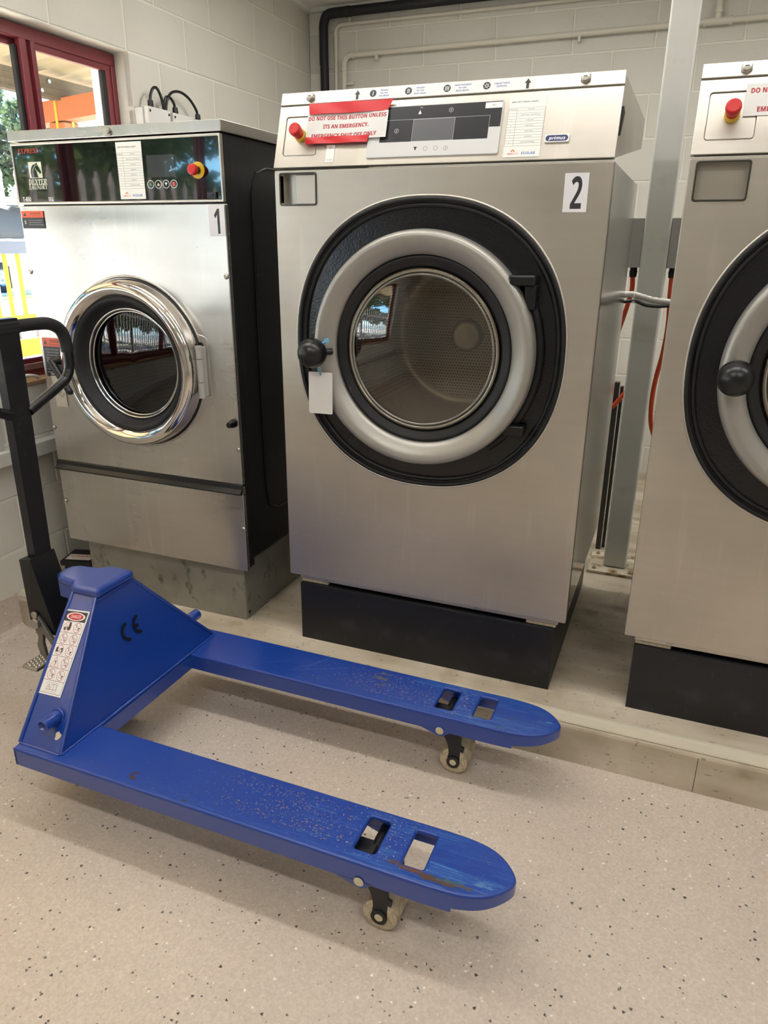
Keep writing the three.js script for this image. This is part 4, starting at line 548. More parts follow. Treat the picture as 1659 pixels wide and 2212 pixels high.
    x.strokeStyle = '#777'; x.lineWidth = 2; x.strokeRect(80, 688, 140, 80); x.strokeStyle = '#333'; x.lineWidth = 3; x.beginPath(); x.moveTo(108, 702); x.lineTo(130, 752); x.lineTo(88, 752); x.closePath(); x.stroke(); x.fillStyle = '#333'; x.fillRect(106, 722, 5, 16); x.fillRect(106, 742, 5, 5); x.beginPath(); x.moveTo(172, 706); x.quadraticCurveTo(150, 694, 138, 706); x.lineTo(138, 752); x.quadraticCurveTo(150, 744, 172, 754); x.quadraticCurveTo(194, 744, 208, 752); x.lineTo(208, 706); x.quadraticCurveTo(194, 694, 172, 706); x.lineTo(172, 754); x.stroke();
  });
  const nrm = new THREE.Vector3(0, 0.259, 0.304).normalize().multiplyScalar(0.0014), off = (q) => [q[0] + nrm.x, q[1] + nrm.y, q[2] + nrm.z], onFace = (u, y) => off(P(u, 0.024 + (y - H + 0.003) * (Tn - 0.024) / (ty - H + 0.003), y));
  part('danger_label', quad(onFace(-0.009, 0.297), onFace(0.0655, 0.299), onFace(0.0565, 0.4715), onFace(-0.0205, 0.4665)), print(danger, 0.35), t, 'white danger sticker with pictograms');
  const ce = canvas(512, 340, (x, w, h) => { x.fillStyle = '#0d3c99'; x.fillRect(0, 0, w, h); x.strokeStyle = '#0a0c12'; x.lineWidth = 40; x.beginPath(); x.arc(190, 170, 130, 0.5 * Math.PI, 1.5 * Math.PI); x.stroke(); x.beginPath(); x.arc(462, 170, 130, 0.5 * Math.PI, 1.5 * Math.PI); x.stroke(); x.beginPath(); x.moveTo(340, 170); x.lineTo(440, 170); x.stroke(); });
  // the CE mark: two black letter shapes lying on the leaning face
  { const nf = new THREE.Vector3(ty - H, 0.0755, 0).normalize(); const fpt = (v, y) => { const k = (y - H) / (ty - H), u = 0.1295 + (v - 0.024) / 0.646 * 0.006 * (1 - k) - k * 0.074; return [u + nf.x * 0.0035, y + nf.y * 0.0035, -v]; };
    const ring = (vc, yc, r, wd) => { const p = [], idx = []; for (let i = 0; i <= 20; i++) { const a = (88 + i * 9.2) * D2R; for (const q of [r - wd / 2, r + wd / 2]) p.push(...fpt(vc + q * Math.cos(a) * 0.95, yc + q * Math.sin(a))); } for (let i = 0; i < 20; i++) { const a = 2 * i; idx.push(a, a + 2, a + 1, a + 1, a + 2, a + 3); } const g = new THREE.BufferGeometry(); g.setAttribute('position', new THREE.Float32BufferAttribute(p, 3)); g.setAttribute('uv', new THREE.Float32BufferAttribute(new Float32Array(p.length / 3 * 2), 2)); g.setIndex(idx); g.computeVertexNormals(); return g; };
    const bar = quad(fpt(0.365, 0.371), fpt(0.384, 0.371), fpt(0.384, 0.379), fpt(0.365, 0.379));
    part('ce_mark', [ring(0.3425, 0.3745, 0.0225, 0.0085), ring(0.388, 0.3755, 0.0225, 0.0085), bar], S({ color: '#07080b', roughness: 0.5, side: THREE.DoubleSide }), t, 'black CE mark'); }
  const chip = new THREE.Shape(); for (let i = 0; i <= 18; i++) { const a = i / 18 * 6.2832, r = 0.0085 * (1 + 0.14 * Math.sin(3 * a + 1) + 0.08 * Math.sin(5 * a)); i ? chip.lineTo(r * Math.cos(a), r * Math.sin(a) * 1.2) : chip.moveTo(r, 0); }
  const cg = new THREE.ShapeGeometry(chip); cg.rotateX(-Math.atan2(0.259, 0.304)); const ca = onFace(0.101, 0.2325); part('paint_chip', cg.translate(...ca), S({ color: '#d9d0b4', roughness: 0.7, side: THREE.DoubleSide }), t);
  // pump, linkage, steering wheels under the tiller
  const ux = -0.155;
  part('pump_body', [cyl(P(-0.075, VC - 0.012, 0.2), P(-0.075, VC - 0.012, 0.49), 0.021, 0.021, 28), cyl(P(-0.075, VC, 0.11), P(-0.075, VC, 0.3), 0.036, 0.034, 28)], zincM, t, 'bare steel lift pump');
  part('pump_base', [bx(-0.15, -0.04, 0.1, 0.185, -VC - 0.05, -VC + 0.05, 0.012), bx(-0.1, 0.002, 0.16, 0.2, -VC - 0.05, -VC + 0.05, 0.006)], castM, t);
  const stw = lathe([[0.03, -0.022], [0.088, -0.022], [0.098, -0.017], [0.1, 0], [0.098, 0.017], [0.088, 0.022], [0.03, 0.022]], 48);
  for (const dv of [-0.06, 0.06]) { const m = part('steering_wheel', stw.clone(), rubberM, t); m.position.set(-0.06, 0.1003, -VC + dv); }
  part('steering_axle', cyl(P(-0.06, VC - 0.085, 0.1), P(-0.06, VC + 0.085, 0.1), 0.0295), castM, t);
  // linkage castings
  const link = new THREE.Shape(); [[-0.205, 0.385], [-0.185, 0.388], [-0.175, 0.372], [-0.118, 0.285], [-0.125, 0.272], [-0.175, 0.335], [-0.182, 0.3], [-0.178, 0.262], [-0.12, 0.262], [-0.12, 0.245], [-0.178, 0.24], [-0.2, 0.262], [-0.206, 0.29], [-0.196, 0.32], [-0.207, 0.35]].forEach(([u, v], i) => i ? link.lineTo(u, v) : link.moveTo(u, v)); link.closePath();
  for (const z of [0.045, -0.056]) part('linkage_plate', ext(link, 0.011, 0.002).translate(0, 0, -VC + z), castM, t, 'grey cast linkage plate');
  part('linkage_pin', [disc(0.017, 0, 0.012, 6).translate(-0.192, 0.366, -VC + 0.055), cyl([-0.192, 0.366, -VC + 0.055], [-0.192, 0.366, -VC - 0.06], 0.009)], zincM, t);
  { const pd = new THREE.Group(); pd.name = 'release_pedal'; t.add(pd); const n = []; for (let i = 0; i < 5; i++) for (let j = 0; j < 4; j++) n.push(new THREE.ConeGeometry(0.004, 0.005, 6).translate(-0.23 + j * 0.012, 0.2365, -VC + 0.028 + i * 0.012 + (j % 2) * 0.005)); part('tread', [bx(-0.242, -0.184, 0.222, 0.234, -VC + 0.015, -VC + 0.09, 0.004), ...n], zincM, pd); part('lever', [bx(-0.195, -0.11, 0.215, 0.23, -VC + 0.02, -VC + 0.04, 0.004), cyl(P(-0.19, VC - 0.05, 0.225), P(-0.17, VC - 0.05, 0.19), 0.01), cyl(P(-0.19, VC - 0.06, 0.172), P(-0.15, VC - 0.06, 0.172), 0.008)], castM, pd); part('bolt', [disc(0.009, 0, 0.02, 6).rotateY(-0.6).translate(-0.19, 0.172, -VC + 0.055), bx(-0.18, -0.12, 0.15, 0.2, -VC + 0.03, -VC + 0.05, 0.008)], castM, pd); }
  // tiller: sheath, square tube, loop handle
  const zc = -VC;
  part('tiller_sheath', [hexa([[-0.218, 0.345, zc + 0.052], [-0.14, 0.325, zc + 0.04], [-0.14, 0.325, zc - 0.05], [-0.218, 0.345, zc - 0.05], [-0.222, 0.556, zc + 0.052], [-0.182, 0.562, zc + 0.052], [-0.182, 0.562, zc - 0.036], [-0.222, 0.556, zc - 0.036]])], blackPowderM, t, 'folded black sheath at the foot of the tiller');
  part('sheath_bolt', disc(0.011, 0, 0.008, 20).translate(-0.195, 0.39, zc + 0.052), zincM, t); part('sheath_bolt', disc(0.006, 0, 0.008, 16).rotateY(Math.PI / 2).translate(-0.146, 0.335, zc - 0.01), zincM, t);
  part('tiller_tube', metres(hexa([[-0.213, 0.38, zc + 0.029], [-0.186, 0.38, zc + 0.029], [-0.186, 0.38, zc - 0.026], [-0.213, 0.38, zc - 0.026], [-0.203, 1.205, zc + 0.034], [-0.176, 1.205, zc + 0.034], [-0.176, 1.205, zc - 0.032], [-0.203, 1.205, zc - 0.032]])), blackScuffM, t, 'black steel tiller tube with worn edge');
  for (const s of [1, -1]) part('grip', tube([[-0.19, 1.183, zc], [-0.189, 1.183, zc - s * 0.09], [-0.188, 1.18, zc - s * 0.14], [-0.186, 1.163, zc - s * 0.175], [-0.184, 1.135, zc - s * 0.188], [-0.183, 1.1, zc - s * 0.19]], 0.0165, 60, 18, 0.5), rubberM, t, 'rubber covered loop grip');
  part('grip_block', bx(-0.206, -0.174, 1.165, 1.2, zc - 0.04, zc + 0.04, 0.008), rubberM, t);
  for (const s of [1, -1]) part('loop_bar', tube([[-0.183, 1.12, zc - s * 0.19], [-0.182, 1.06, zc - s * 0.188], [-0.182, 1.035, zc - s * 0.176], [-0.183, 1.015, zc - s * 0.15], [-0.186, 0.962, zc - s * 0.03]], 0.0135, 50, 14, 0.5), plasticBlackM, t);
}

// ---------------------------------------------------------------- column, isolators, cables and other things in the gap
{
  const t = thing('steel_column', 'pale grey square steel column standing between the washing machines on a rusty base plate', 'column', [0.953, SLAB, -1.018]);
  part('base_plate', metres(bx(-0.1, 0.085, 0.0005, 0.012, -0.105, 0.105, 0.001)), rustPlateM, t, 'rusty base plate');
  part('post', metres(bx(-0.044, 0.046, 0.012, yC - SLAB - 0.001, -0.045, 0.045, 0.009, 4)), columnM, t);
  for (const [x, z] of [[-0.075, 0.08], [-0.075, -0.08], [0.065, 0.08], [0.065, -0.08]]) part('anchor_bolt', [new THREE.CylinderGeometry(0.009, 0.009, 0.008, 6).translate(x, 0.016, z), new THREE.CylinderGeometry(0.005, 0.005, 0.014, 12).translate(x, 0.018, z)], rustPlateM, t);
  const iso = (x, label) => { const q = thing('isolator_box', label, 'isolator', [x, 1.3155, -1.0]); part('housing', bx(-0.021, 0.021, 0, 0.165, -0.045, 0.02, 0.003), greyPlasticM, q); part('cover_screw', disc(0.0085, 0, 0.0015, 24).translate(0.004, x > 0.95 ? 0.13 : 0.037, 0.02), greyPlasticM, q); part('gland', [new THREE.CylinderGeometry(0.0125, 0.0125, 0.012, 8).translate(0.001, -0.006, -0.005), new THREE.CylinderGeometry(0.0145, 0.012, 0.022, 16).translate(0.001, -0.022, -0.005)], plasticBlackM, q); };
  iso(0.888, 'grey isolator box on the left side of the steel column'); iso(1.0205, 'grey isolator box on the right side of the steel column');
  solo('orange_cable', [tube([[0.889, 1.283, -1.005], [0.891, 1.24, -1.01], [0.884, 1.198, -1.02], [0.874, 1.15, -1.03], [0.85, 1.05, -1.06], [0.825, 0.93, -1.1], [0.815, 0.82, -1.13], [0.835, 0.765, -1.15], [0.865, 0.782, -1.15], [0.886, 0.812, -1.15], [0.91, 0.85, -1.15], [0.935, 0.9, -1.15]], 0.0085, 90, 12)], orangeCableM, 'orange cable hanging from the isolator box left of the column', 'cable');
  solo('orange_cable', [tube([[1.0215, 1.284, -1.005], [1.024, 1.22, -1.0], [1.031, 1.124, -1.0], [1.027, 1.024, -1.0], [1.016, 0.939, -1.0], [1.011, 0.87, -1.0], [1.013, 0.799, -1.0], [1.024, 0.738, -1.0], [1.06, 0.66, -0.99], [1.1, 0.6, -0.98]], 0.0085, 90, 12)], orangeCableM, 'orange cable hanging from the isolator box right of the column', 'cable');
  const cw = thing('wrapped_hose', 'white spiral-wrapped hose running between the two washing machines', 'hose', [0, 0, 0]);
  part('hose', tube([[0.86, 1.224, -0.86], [0.9, 1.231, -0.86], [0.942, 1.222, -0.86], [0.985, 1.213, -0.86], [1.1, 1.203, -0.86]], 0.0105, 50, 12), PH({ color: '#e8e6e0', roughness: 0.85 }), cw);
  part('spiral_thread', [...Array(7).keys()].map((i) => new THREE.TorusGeometry(0.0107, 0.0007, 5, 20).rotateY(Math.PI / 2 - 0.6).translate(0.9 + i * 0.019, 1.2305 - i * 0.0035, -0.86)), PH({ color: '#8a5a35', roughness: 0.6 }), cw);
  part('cable_tie', [new THREE.TorusGeometry(0.0165, 0.0018, 6, 24).rotateY(Math.PI / 2).translate(0.912, 1.222, -0.856), bx(0.907, 0.917, 1.203, 1.209, -0.85, -0.838, 0.001)], whitePlasticM, cw);
  solo('black_cable', tube([[0.865, 1.206, -0.846], [0.893, 1.213, -0.846], [0.921, 1.213, -0.846], [0.952, 1.202, -0.846], [0.99, 1.199, -0.846], [1.028, 1.202, -0.846], [1.09, 1.205, -0.848]].map(([a, b, c]) => [a, b - 0.004, c]), 0.006, 50, 10), plasticBlackM, 'thin black cable tied under the white wrapped hose', 'cable');
  const d = thing('steel_rack', 'dark steel rack uprights standing behind the middle washing machine, left of the column', 'rack', [-0.004, SLAB, -1.175]), dk = S({ color: '#3d3c39', roughness: 0.6 });
  part('upright', bx(0.8615, 0.8815, 0.0005, 0.729, -0.03, 0.0, 0.002), dk, d); part('upright', bx(0.8835, 0.8965, 0.0005, 0.709, -0.05, -0.03, 0.002), dk, d); part('cross_piece', bx(0.5, 0.8965, 0.42, 0.426, -0.055, -0.05, 0.001), zincM, d); part('upright', bx(0.5, 0.53, 0.0005, 0.729, -0.06, -0.03, 0.002), dk, d);
  const b = thing('rodent_bait_box', 'small black bait box with a red and white label, between left wall and dryer stand', 'box', [-1.005, SLAB, -0.125], 0.28);
  part('box', [bx(-0.055, 0.055, 0.0005, 0.055, -0.05, 0.05, 0.005)], plasticBlackM, b); part('lid', bx(-0.065, 0.065, 0.055, 0.078, -0.06, 0.06, 0.006), plasticBlackM, b); part('feet', [bx(-0.05, -0.03, 0.0005, 0.012, 0.05, 0.065, 0.002)], plasticBlackM, b);
  part('lid_label', new THREE.PlaneGeometry(0.1, 0.05).rotateX(-Math.PI / 2).translate(0, 0.0788, 0.02), print(canvas(256, 128, (x, w, h) => { x.fillStyle = '#ddd6cc'; x.fillRect(0, 0, w, h); x.fillStyle = '#b0302a'; x.font = 'bold 52px sans-serif'; x.textAlign = 'center'; x.fillText('WARNING', 128, 62, 220); x.font = '22px sans-serif'; x.fillText('RODENT BAIT', 128, 102, 200); })), b, 'red and white label');
}

// ---------------------------------------------------------------- pipes on the back wall
{
  const z = zB + 0.042;
  const bp = thing('insulated_pipe', 'thick black insulated pipe climbing the corner and running under the ceiling', 'pipe', [0, 0, 0]);
  part('insulation', tube([[-1.006, 1.2, z], [-1.006, 1.8, z], [-1.008, 2.33, z]], 0.0245, 30, 16), pipeBlackM, bp);
  part('insulation', tube([[-1.01, 2.335, z], [-1.01, 2.48, z], [-1.009, 2.53, z], [-0.995, 2.567, z], [-0.96, 2.58, z], [-0.86, 2.582, z]], 0.0255, 50, 16), pipeBlackM, bp); part('insulation', tube([[-0.857, 2.582, z], [0.2, 2.586, z], [2.4, 2.59, z]], 0.0245, 40, 16), pipeBlackM, bp);
  const jt = S({ color: '#2a2422', roughness: 0.7 }); part('joint_tape', cyl([-1.0085, 2.318, z], [-1.0095, 2.348, z], 0.0235), jt, bp); part('joint_tape', cyl([-0.872, 2.582, z], [-0.845, 2.582, z], 0.0262), jt, bp);
  part('clip', bx(-1.045, -0.955, 2.322, 2.336, zB + 0.0012, zB + 0.01, 0.002), pipePaintM, bp); part('clip', bx(-0.868, -0.854, 2.53, 2.56, zB + 0.0012, zB + 0.02, 0.002), pipePaintM, bp);
  const tp = thing('conduit', 'thin cream painted conduit under the black insulated pipe', 'conduit', [0, 0, 0]), z2 = zB + 0.014;
  const bend = (x, y, r, up) => [...Array(7).keys()].map((i) => { const a = Math.PI - i * Math.PI / 12; return [x + r + r * Math.cos(a), y + r * Math.sin(a), 0]; });
  part('pipe_run', [cyl([-0.948, 1.2, z2], [-0.948, 2.495, z2], 0.0098), tube(bend(-0.948, 2.495, 0.036).map(([a, b]) => [a, b, z2]), 0.0105, 20, 12), cyl([-0.912, 2.531, z2], [2.6, 2.537, z2], 0.0098)], pipePaintM, tp); for (const [a, b] of [[[-0.948, 2.47, z2], [-0.948, 2.495, z2]], [[-0.912, 2.531, z2], [-0.893, 2.531, z2]], [[0.48, 2.534, z2], [0.5, 2.534, z2]]]) part('coupling', cyl(a, b, 0.0122), pipePaintM, tp);
  const mp = thing('water_pipe', 'cream painted water pipe with a tee, running along the back wall', 'pipe', [0, 0, 0]), z3 = zB + 0.03, py = (x) => 2.376 + (x + 0.86) * 0.0035;
  part('pipe_run', [cyl([-0.892, 1.2, z3], [-0.892, 2.33, z3], 0.0135), tube(bend(-0.892, 2.33, 0.046).map(([a, b]) => [a, b, z3]), 0.0145, 20, 14), cyl([-0.846, 2.376, z3], [2.6, py(2.6), z3], 0.0135)], pipePaintM, mp);
  part('tee', [cyl([0.985, py(1), z3], [1.095, py(1), z3], 0.0165), cyl([1.04, py(1), z3], [1.04, 2.42, z3], 0.0155), cyl([1.04, 2.415, z3], [1.04, 2.435, z3], 0.0185), cyl([0.978, py(1), z3], [0.992, py(1), z3], 0.0195), cyl([1.09, py(1), z3], [1.105, py(1), z3], 0.0195), cyl([1.04, 2.4, z3], [1.04, 2.495, z3], 0.0145), cyl([1.04, 2.49, z3], [1.04, 2.49, zB + 0.001], 0.0145)], pipePaintM, mp);
  part('coupling', cyl([-0.892, 2.3, z3], [-0.892, 2.315, z3], 0.0172), pipePaintM, mp); part('coupling', cyl([-0.84, 2.376, z3], [-0.828, 2.376, z3], 0.018), pipePaintM, mp);
  part('clip', bx(-0.905, -0.84, 2.232, 2.25, zB + 0.0012, zB + 0.018, 0.002), pipePaintM, mp); for (const x of [-0.7, 0.4]) part('clip', bx(x, x + 0.012, py(x) - 0.035, py(x) - 0.008, zB + 0.0012, zB + 0.04, 0.002), pipePaintM, mp);
}

// ---------------------------------------------------------------- junction boxes with looped leads, trunking on the left wall
{
  const jb = (z0, z1, y1, label) => { const t = thing('junction_box', label, 'junction box', [xL, y1 - 0.2, (z0 + z1) / 2]); const h = (z1 - z0) / 2; part('housing', bx(0.0005, 0.038, -0.0, 0.195, -h - 0.004, h + 0.008, 0.003), whitePlasticM, t); part('cover', bx(0.037, 0.062, 0, 0.2, -h, h, 0.004), whitePlasticM, t); for (const q of [h - 0.012, -h + 0.012]) part('screw', disc(0.005, 0, 0.001, 16).rotateY(Math.PI / 2).translate(0.062, 0.184, q), gasketM, t); part('gland', [new THREE.CylinderGeometry(0.011, 0.013, 0.028, 12).translate(0.045, 0.211, h - 0.04)], plasticBlackM, t); };
  jb(-1.005, -0.858, 1.908, 'white junction box nearest the window, above the dryer'); jb(-1.17, -1.022, 1.906, 'white junction box in the middle of three above the dryer'); jb(-1.34, -1.186, 1.902, 'white junction box furthest from the window above the dryer');
  const X = xL + 0.045, C = (pts, l) => solo('lead', tube(pts.map(([z, y]) => [X, y, z]), 0.0058, 50, 12), plasticBlackM, l, 'cable');
  C([[-0.898, 1.928], [-0.904, 1.955], [-0.925, 1.982], [-0.95, 1.984], [-0.972, 1.955], [-0.982, 1.92], [-0.984, 1.906]], 'black lead looping from the junction box nearest the window');
  C([[-1.062, 1.925], [-1.056, 1.945], [-1.035, 1.962], [-1.008, 1.962], [-0.992, 1.94], [-0.988, 1.907]], 'short black lead looping from the middle junction box');
  C([[-1.226, 1.92], [-1.215, 1.945], [-1.17, 1.98], [-1.11, 1.996], [-1.05, 1.986], [-1.012, 1.952], [-0.996, 1.907]], 'long black lead arching to the junction box furthest from the window');
  const tr = thing('cable_trunking', 'white plastic cable trunking along the left wall behind the tiller', 'trunking', [xL, 0, 0]);
  part('duct', bx(0.0005, 0.05, 0.638, 0.69, -0.3, 3.4, 0.004), PH({ color: '#c9cac6', roughness: 0.45 }), tr); part('duct', bx(0.0005, 0.03, 0.69, 1.4 > sillY ? sillY - 0.02 : 1.4, 0.07, 0.13, 0.004), PH({ color: '#b9bab8', roughness: 0.45 }), tr);
}

// ---------------------------------------------------------------- outside the window
{
  const ground = structure('yard_ground', metres(bx(-60, xL - T - 0.001, -0.2, -0.1, -40, 40)), S({ color: '#cfc8ba', roughness: 0.9 }));
  const roof = thing('verandah_roof', 'cream corrugated verandah roof outside the window', 'roof');
  { const p = [], idx = [], N = 260, z0 = -7, z1 = 6; for (const dy of [0, 0.02]) for (let i = 0; i <= N; i++) { const z = z0 + (z1 - z0) * i / N, w = 0.024 * Math.sin(z * 2 * Math.PI / 0.2); p.push(-4.0, 2.53 + w + dy, z, -1.33, 2.78 + w + dy, z); } const o = 2 * (N + 1); for (let i = 0; i < N; i++) { const a = 2 * i; idx.push(a, a + 1, a + 2, a + 1, a + 3, a + 2, o + a, o + a + 2, o + a + 1, o + a + 1, o + a + 2, o + a + 3); }
    const g = new THREE.BufferGeometry(); g.setAttribute('position', new THREE.Float32BufferAttribute(p, 3)); g.setAttribute('uv', new THREE.Float32BufferAttribute(new Float32Array(p.length / 3 * 2), 2)); g.setIndex(idx); g.computeVertexNormals(); part('sheeting', g, S({ color: '#b8a884', roughness: 0.6, side: THREE.DoubleSide }), roof); }
  part('purlin', bx(-3.56, -3.48, 2.375, 2.515, -7, 6), S({ map: concreteT, color: '#8a7a68', roughness: 0.85 }), roof, 'weathered steel purlin'); for (const z of [-2.72, -2.86, -2.78]) part('bolt', cyl([-3.48, z === -2.78 ? 2.41 : 2.48, z], [-3.465, z === -2.78 ? 2.41 : 2.48, z], 0.014, 0.014, 8), zincM, roof);
  const orangeM = S({ color: '#b96a3c', roughness: 0.7 });
  const po = thing('verandah_post', 'orange painted timber post and beam holding the verandah roof', 'post', [-3.55, -0.1, -3.04]);
  part('post', bx(-0.075, 0.075, 0, 2.33, -0.075, 0.075, 0.006), orangeM, po); part('beam', hexa([[-0.25, 2.32, 0.075], [2.2, 2.5, 0.075], [2.2, 2.5, -0.075], [-0.25, 2.32, -0.075], [-0.25, 2.465, 0.075], [2.2, 2.66, 0.075], [2.2, 2.66, -0.075], [-0.25, 2.465, -0.075]]), orangeM, po); part('strap', [bx(0.0, 0.02, 2.0, 2.48, 0.075, 0.082), bx(0.075, 0.082, 2.0, 2.34, -0.02, 0.0)], yellowM, po);
  const yl = S({ color: '#e6b62a', roughness: 0.6 });
  const ra = thing('yellow_railing', 'yellow barred railing with a grey top rail outside the window', 'railing', [-3.3, -0.1, 0]);
  part('top_rail', bx(-0.03, 0.03, 1.4, 1.48, -4.2, -0.6, 0.004), S({ color: '#8c8a92', roughness: 0.6 }), ra); part('bottom_rail', bx(-0.02, 0.02, 0.94, 0.99, -4.2, -0.6, 0.004), yl, ra);
  for (let z = -4.1; z < -0.65; z += 0.113) part('bar', bx(-0.011, 0.011, 0.98, 1.402, z, z + 0.024, 0.003), yl, ra);
  part('kick_board', bx(-0.02, 0.02, 0.7, 0.82, -4.2, -0.6, 0.004), yl, ra); for (const z of [-4.2, -2.4, -0.65]) part('post', bx(-0.025, 0.025, 0, 1.4, z, z + 0.05, 0.004), yl, ra);
  const gr = part('mesh_deck', metres(bx(-0.02, 1.3, 0.55, 0.57, -4.2, -0.6)), S({ color: '#b5b5b5', roughness: 0.7 }), ra); part('deck_leg', [bx(1.2, 1.25, 0, 0.55, -4.2, -4.15), bx(1.2, 1.25, 0, 0.55, -0.65, -0.6)], zincM, ra);
  { const g = new THREE.CylinderGeometry(0.1, 0.1, 2.2, 24, 40).rotateX(Math.PI / 2), p = g.attributes.position; for (let i = 0; i < p.count; i++) { const x = p.getX(i), y = p.getY(i), z = p.getZ(i), k = 1 + 0.35 * (fbm(Math.atan2(y, x) / 6.2832 + 0.5, z / 3 + 0.5, 8, 16, 3, 4) - 0.5); p.setXYZ(i, x * k, y * k, z); } g.computeVertexNormals();
    const m = solo('tarpaulin_roll', g, S({ color: '#5a6068', roughness: 0.8 }), 'rolled dark grey tarpaulin lying on the grey rail outside', 'tarpaulin'); m.position.set(-3.3, 1.502, -2.1); }
  // paling fence with pointed tops
  const fe = thing('paling_fence', 'tan fence of pointed palings beyond the verandah', 'fence', [-6, -0.1, 0]);
  const pal = ext(poly([[-0.04, 0], [0.04, 0], [0.04, 2.12], [0.05, 2.16], [0, 2.3], [-0.05, 2.16], [-0.04, 2.12]]), 0.022, 0.002).rotateY(Math.PI / 2), palM = S({ color: '#d6bda6', roughness: 0.75 });
  for (let z = -9; z < 11; z += 0.26) { const m = part('paling', pal, palM, fe); m.position.z = z; }
  part('rail', [bx(-0.04, -0.001, 1.85, 1.93, -9, 11), bx(-0.04, -0.001, 0.4, 0.48, -9, 11)], palM, fe);
  // parked ute
  const v = thing('parked_ute', 'white four-wheel-drive parked across the yard seen through the yellow bars', 'car', [-14, 0.2, -11.6]);
  const body = new THREE.Shape(); [[-2.2, 0.45], [-0.62, 0.45], [-0.6, 0.62], [-0.45, 0.82], [0, 0.9], [0.45, 0.82], [0.6, 0.62], [0.62, 0.45], [2.6, 0.45], [2.6, 1.05], [1.5, 1.15], [1.1, 1.75], [-2.1, 1.78], [-2.2, 1.1]].forEach(([x, y], i) => i ? body.lineTo(x, y) : body.moveTo(x, y)); body.closePath();
  part('body', ext(body, 1.7, 0.03).rotateY(Math.PI / 2).translate(-1.7, 0, 0), PH({ color: '#e6e8ea', roughness: 0.3, clearcoat: 1 }), v); part('side_window', bx(0.001, 0.012, 1.2, 1.65, -0.9, 1.9, 0.004), glossBlackM, v);
  for (const z of [0, -1.6]) { const w = new THREE.Group(); w.name = 'wheel'; w.position.set(-0.08, 0.345, z); v.add(w); part('tyre', lathe([[0.2, -0.1], [0.32, -0.1], [0.345, -0.06], [0.345, 0.06], [0.32, 0.1], [0.2, 0.1]], 40).rotateY(Math.PI / 2), rubberM, w); part('rim', lathe([[0.2, 0.07], [0.15, 0.03], [0.08, 0.05], [0, 0.06]], 32).rotateY(Math.PI / 2), zincM, w); }
  structure('far_bank', metres(bx(-60, -11, -0.15, 0.2, -40, 40, 0.05)), S({ color: '#c9c5bb', roughness: 0.9 })); structure('grass_verge', bx(-13.0, -12.2, 0.19, 0.225, -40, 40, 0.01), S({ color: '#7f9a4a', roughness: 0.95 }));
  // wooded hill and trees
  { const g = new THREE.PlaneGeometry(160, 160, 90, 90).rotateX(-Math.PI / 2), p = g.attributes.position; for (let i = 0; i < p.count; i++) { const x = p.getX(i), z = p.getZ(i), d = Math.hypot(x / 62, z / 80); p.setY(i, Math.max(-1, 24 * Math.exp(-d * d * 2.2) - 3 + 5 * (fbm(x / 160 + 0.5, z / 160 + 0.5, 9, 9, 4, 6) - 0.5) + 4 * (fbm(x / 160 + 0.5, z / 160 + 0.5, 40, 40, 2, 12) - 0.5))); } g.computeVertexNormals(); const h = structure('hills', metres(g), S({ map: tex(256, (u, w) => { const n = fbm(u, w, 16, 16, 4, 7); return [70 + 70 * n, 88 + 70 * n, 66 + 56 * n]; }, true, 0.1), roughness: 1 })); h.position.set(-125, 0, -70); }
  const leafM = PH({ color: '#5f743c', roughness: 0.95, transmission: 0.35, thickness: 0, side: THREE.DoubleSide }), leafM2 = PH({ color: '#485a36', roughness: 0.95, transmission: 0.35, thickness: 0, side: THREE.DoubleSide }), barkM = S({ color: '#6b5a48', roughness: 0.9 });
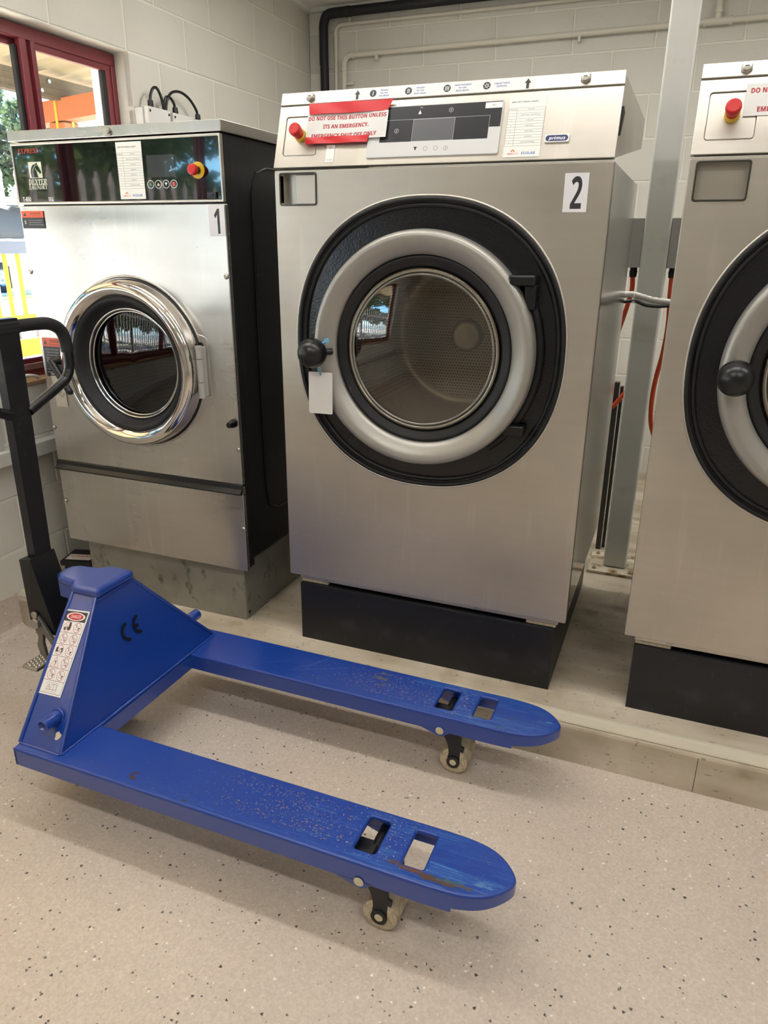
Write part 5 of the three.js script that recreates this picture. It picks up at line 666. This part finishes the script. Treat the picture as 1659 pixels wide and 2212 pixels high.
  const crown = (n, R, H2) => { const p = [], v = new THREE.Vector3(), a = new THREE.Vector3(), b = new THREE.Vector3(); const cl = [...Array(26)].map(() => [rr(-R, R) * 0.75, rr(0.15, 1) * H2, rr(-R, R) * 0.75, rr(0.35, 0.75) * R * 0.6]); for (let i = 0; i < n; i++) { const c = cl[i % cl.length]; v.set(rr(-1, 1), rr(-1, 1), rr(-1, 1)).normalize().multiplyScalar(c[3] * rr(0.4, 1) ); v.x += c[0]; v.y += c[1]; v.z += c[2]; a.set(rr(-1, 1), rr(-1, 1), rr(-1, 1)).normalize().multiplyScalar(rr(0.1, 0.19)); b.set(rr(-1, 1), rr(-1, 1), rr(-1, 1)).normalize().multiplyScalar(rr(0.06, 0.12)); p.push(v.x - a.x, v.y - a.y, v.z - a.z, v.x + b.x, v.y + b.y, v.z + b.z, v.x + a.x, v.y + a.y, v.z + a.z, v.x - a.x, v.y - a.y, v.z - a.z, v.x + a.x, v.y + a.y, v.z + a.z, v.x - b.x, v.y - b.y, v.z - b.z); } const g = new THREE.BufferGeometry(); g.setAttribute('position', new THREE.Float32BufferAttribute(p, 3)); g.computeVertexNormals(); g.setAttribute('uv', new THREE.Float32BufferAttribute(new Float32Array(p.length / 3 * 2), 2)); return g; };
  seed = 4242; const crowns = [crown(15000, 2.7, 5.6), crown(15000, 2.6, 6.2)];
  [[-9.6, -2.4, 0, 'leafy tree behind the paling fence opposite the window'], [-9.6, 4.2, 1, 'dark green tree behind the paling fence, next along'], [-9.6, 10.8, 0, 'leafy tree behind the paling fence, third along'], [-9.6, 17.4, 1, 'dark green tree at the far end of the paling fence'], [-16.5, 0.8, 1, 'dark tree in the second row beyond the fence'], [-16.5, 7.6, 0, 'leafy tree in the second row beyond the fence'], [-16.5, 14.4, 1, 'dark tree at the end of the second row beyond the fence'], [-24, -22, 1, 'hazy dark green tree on the slope seen left of the dryer'], [-30, -15, 0, 'light green tree at the foot of the wooded hill']].forEach(([x, z, k, l], i) => { const t = thing('tree', l, 'tree', [x, -0.1, z], i); part('foliage', crowns[k].clone().translate(0, 1.0, 0), i % 2 ? leafM2 : leafM, t).userData.kind = 'stuff'; part('trunk', tube([[0, 0, 0], [0.1, 1.2, 0.05], [0, 2.4, 0.1], [0.1, 3.6, 0]], 0.12, 16, 8), barkM, t); });
}
// kinds that repeat share a group phrase
const GROUPS = { washing_machine: 'stainless washing machines on the concrete plinth', machine_stand: 'stands carrying the machines', strip_lamp: 'ceiling strip lamps', isolator_box: 'grey isolator boxes on the steel column', orange_cable: 'orange cables below the isolator boxes', junction_box: 'white junction boxes above the dryer', lead: 'black leads looping over the junction boxes', tree: 'trees beyond the paling fence' };
for (const o of scene.children) { const g = GROUPS[o.name.replace(/_\d{3}$/, '')]; if (g) o.userData.group = g; }
renderer.render(scene, camera);
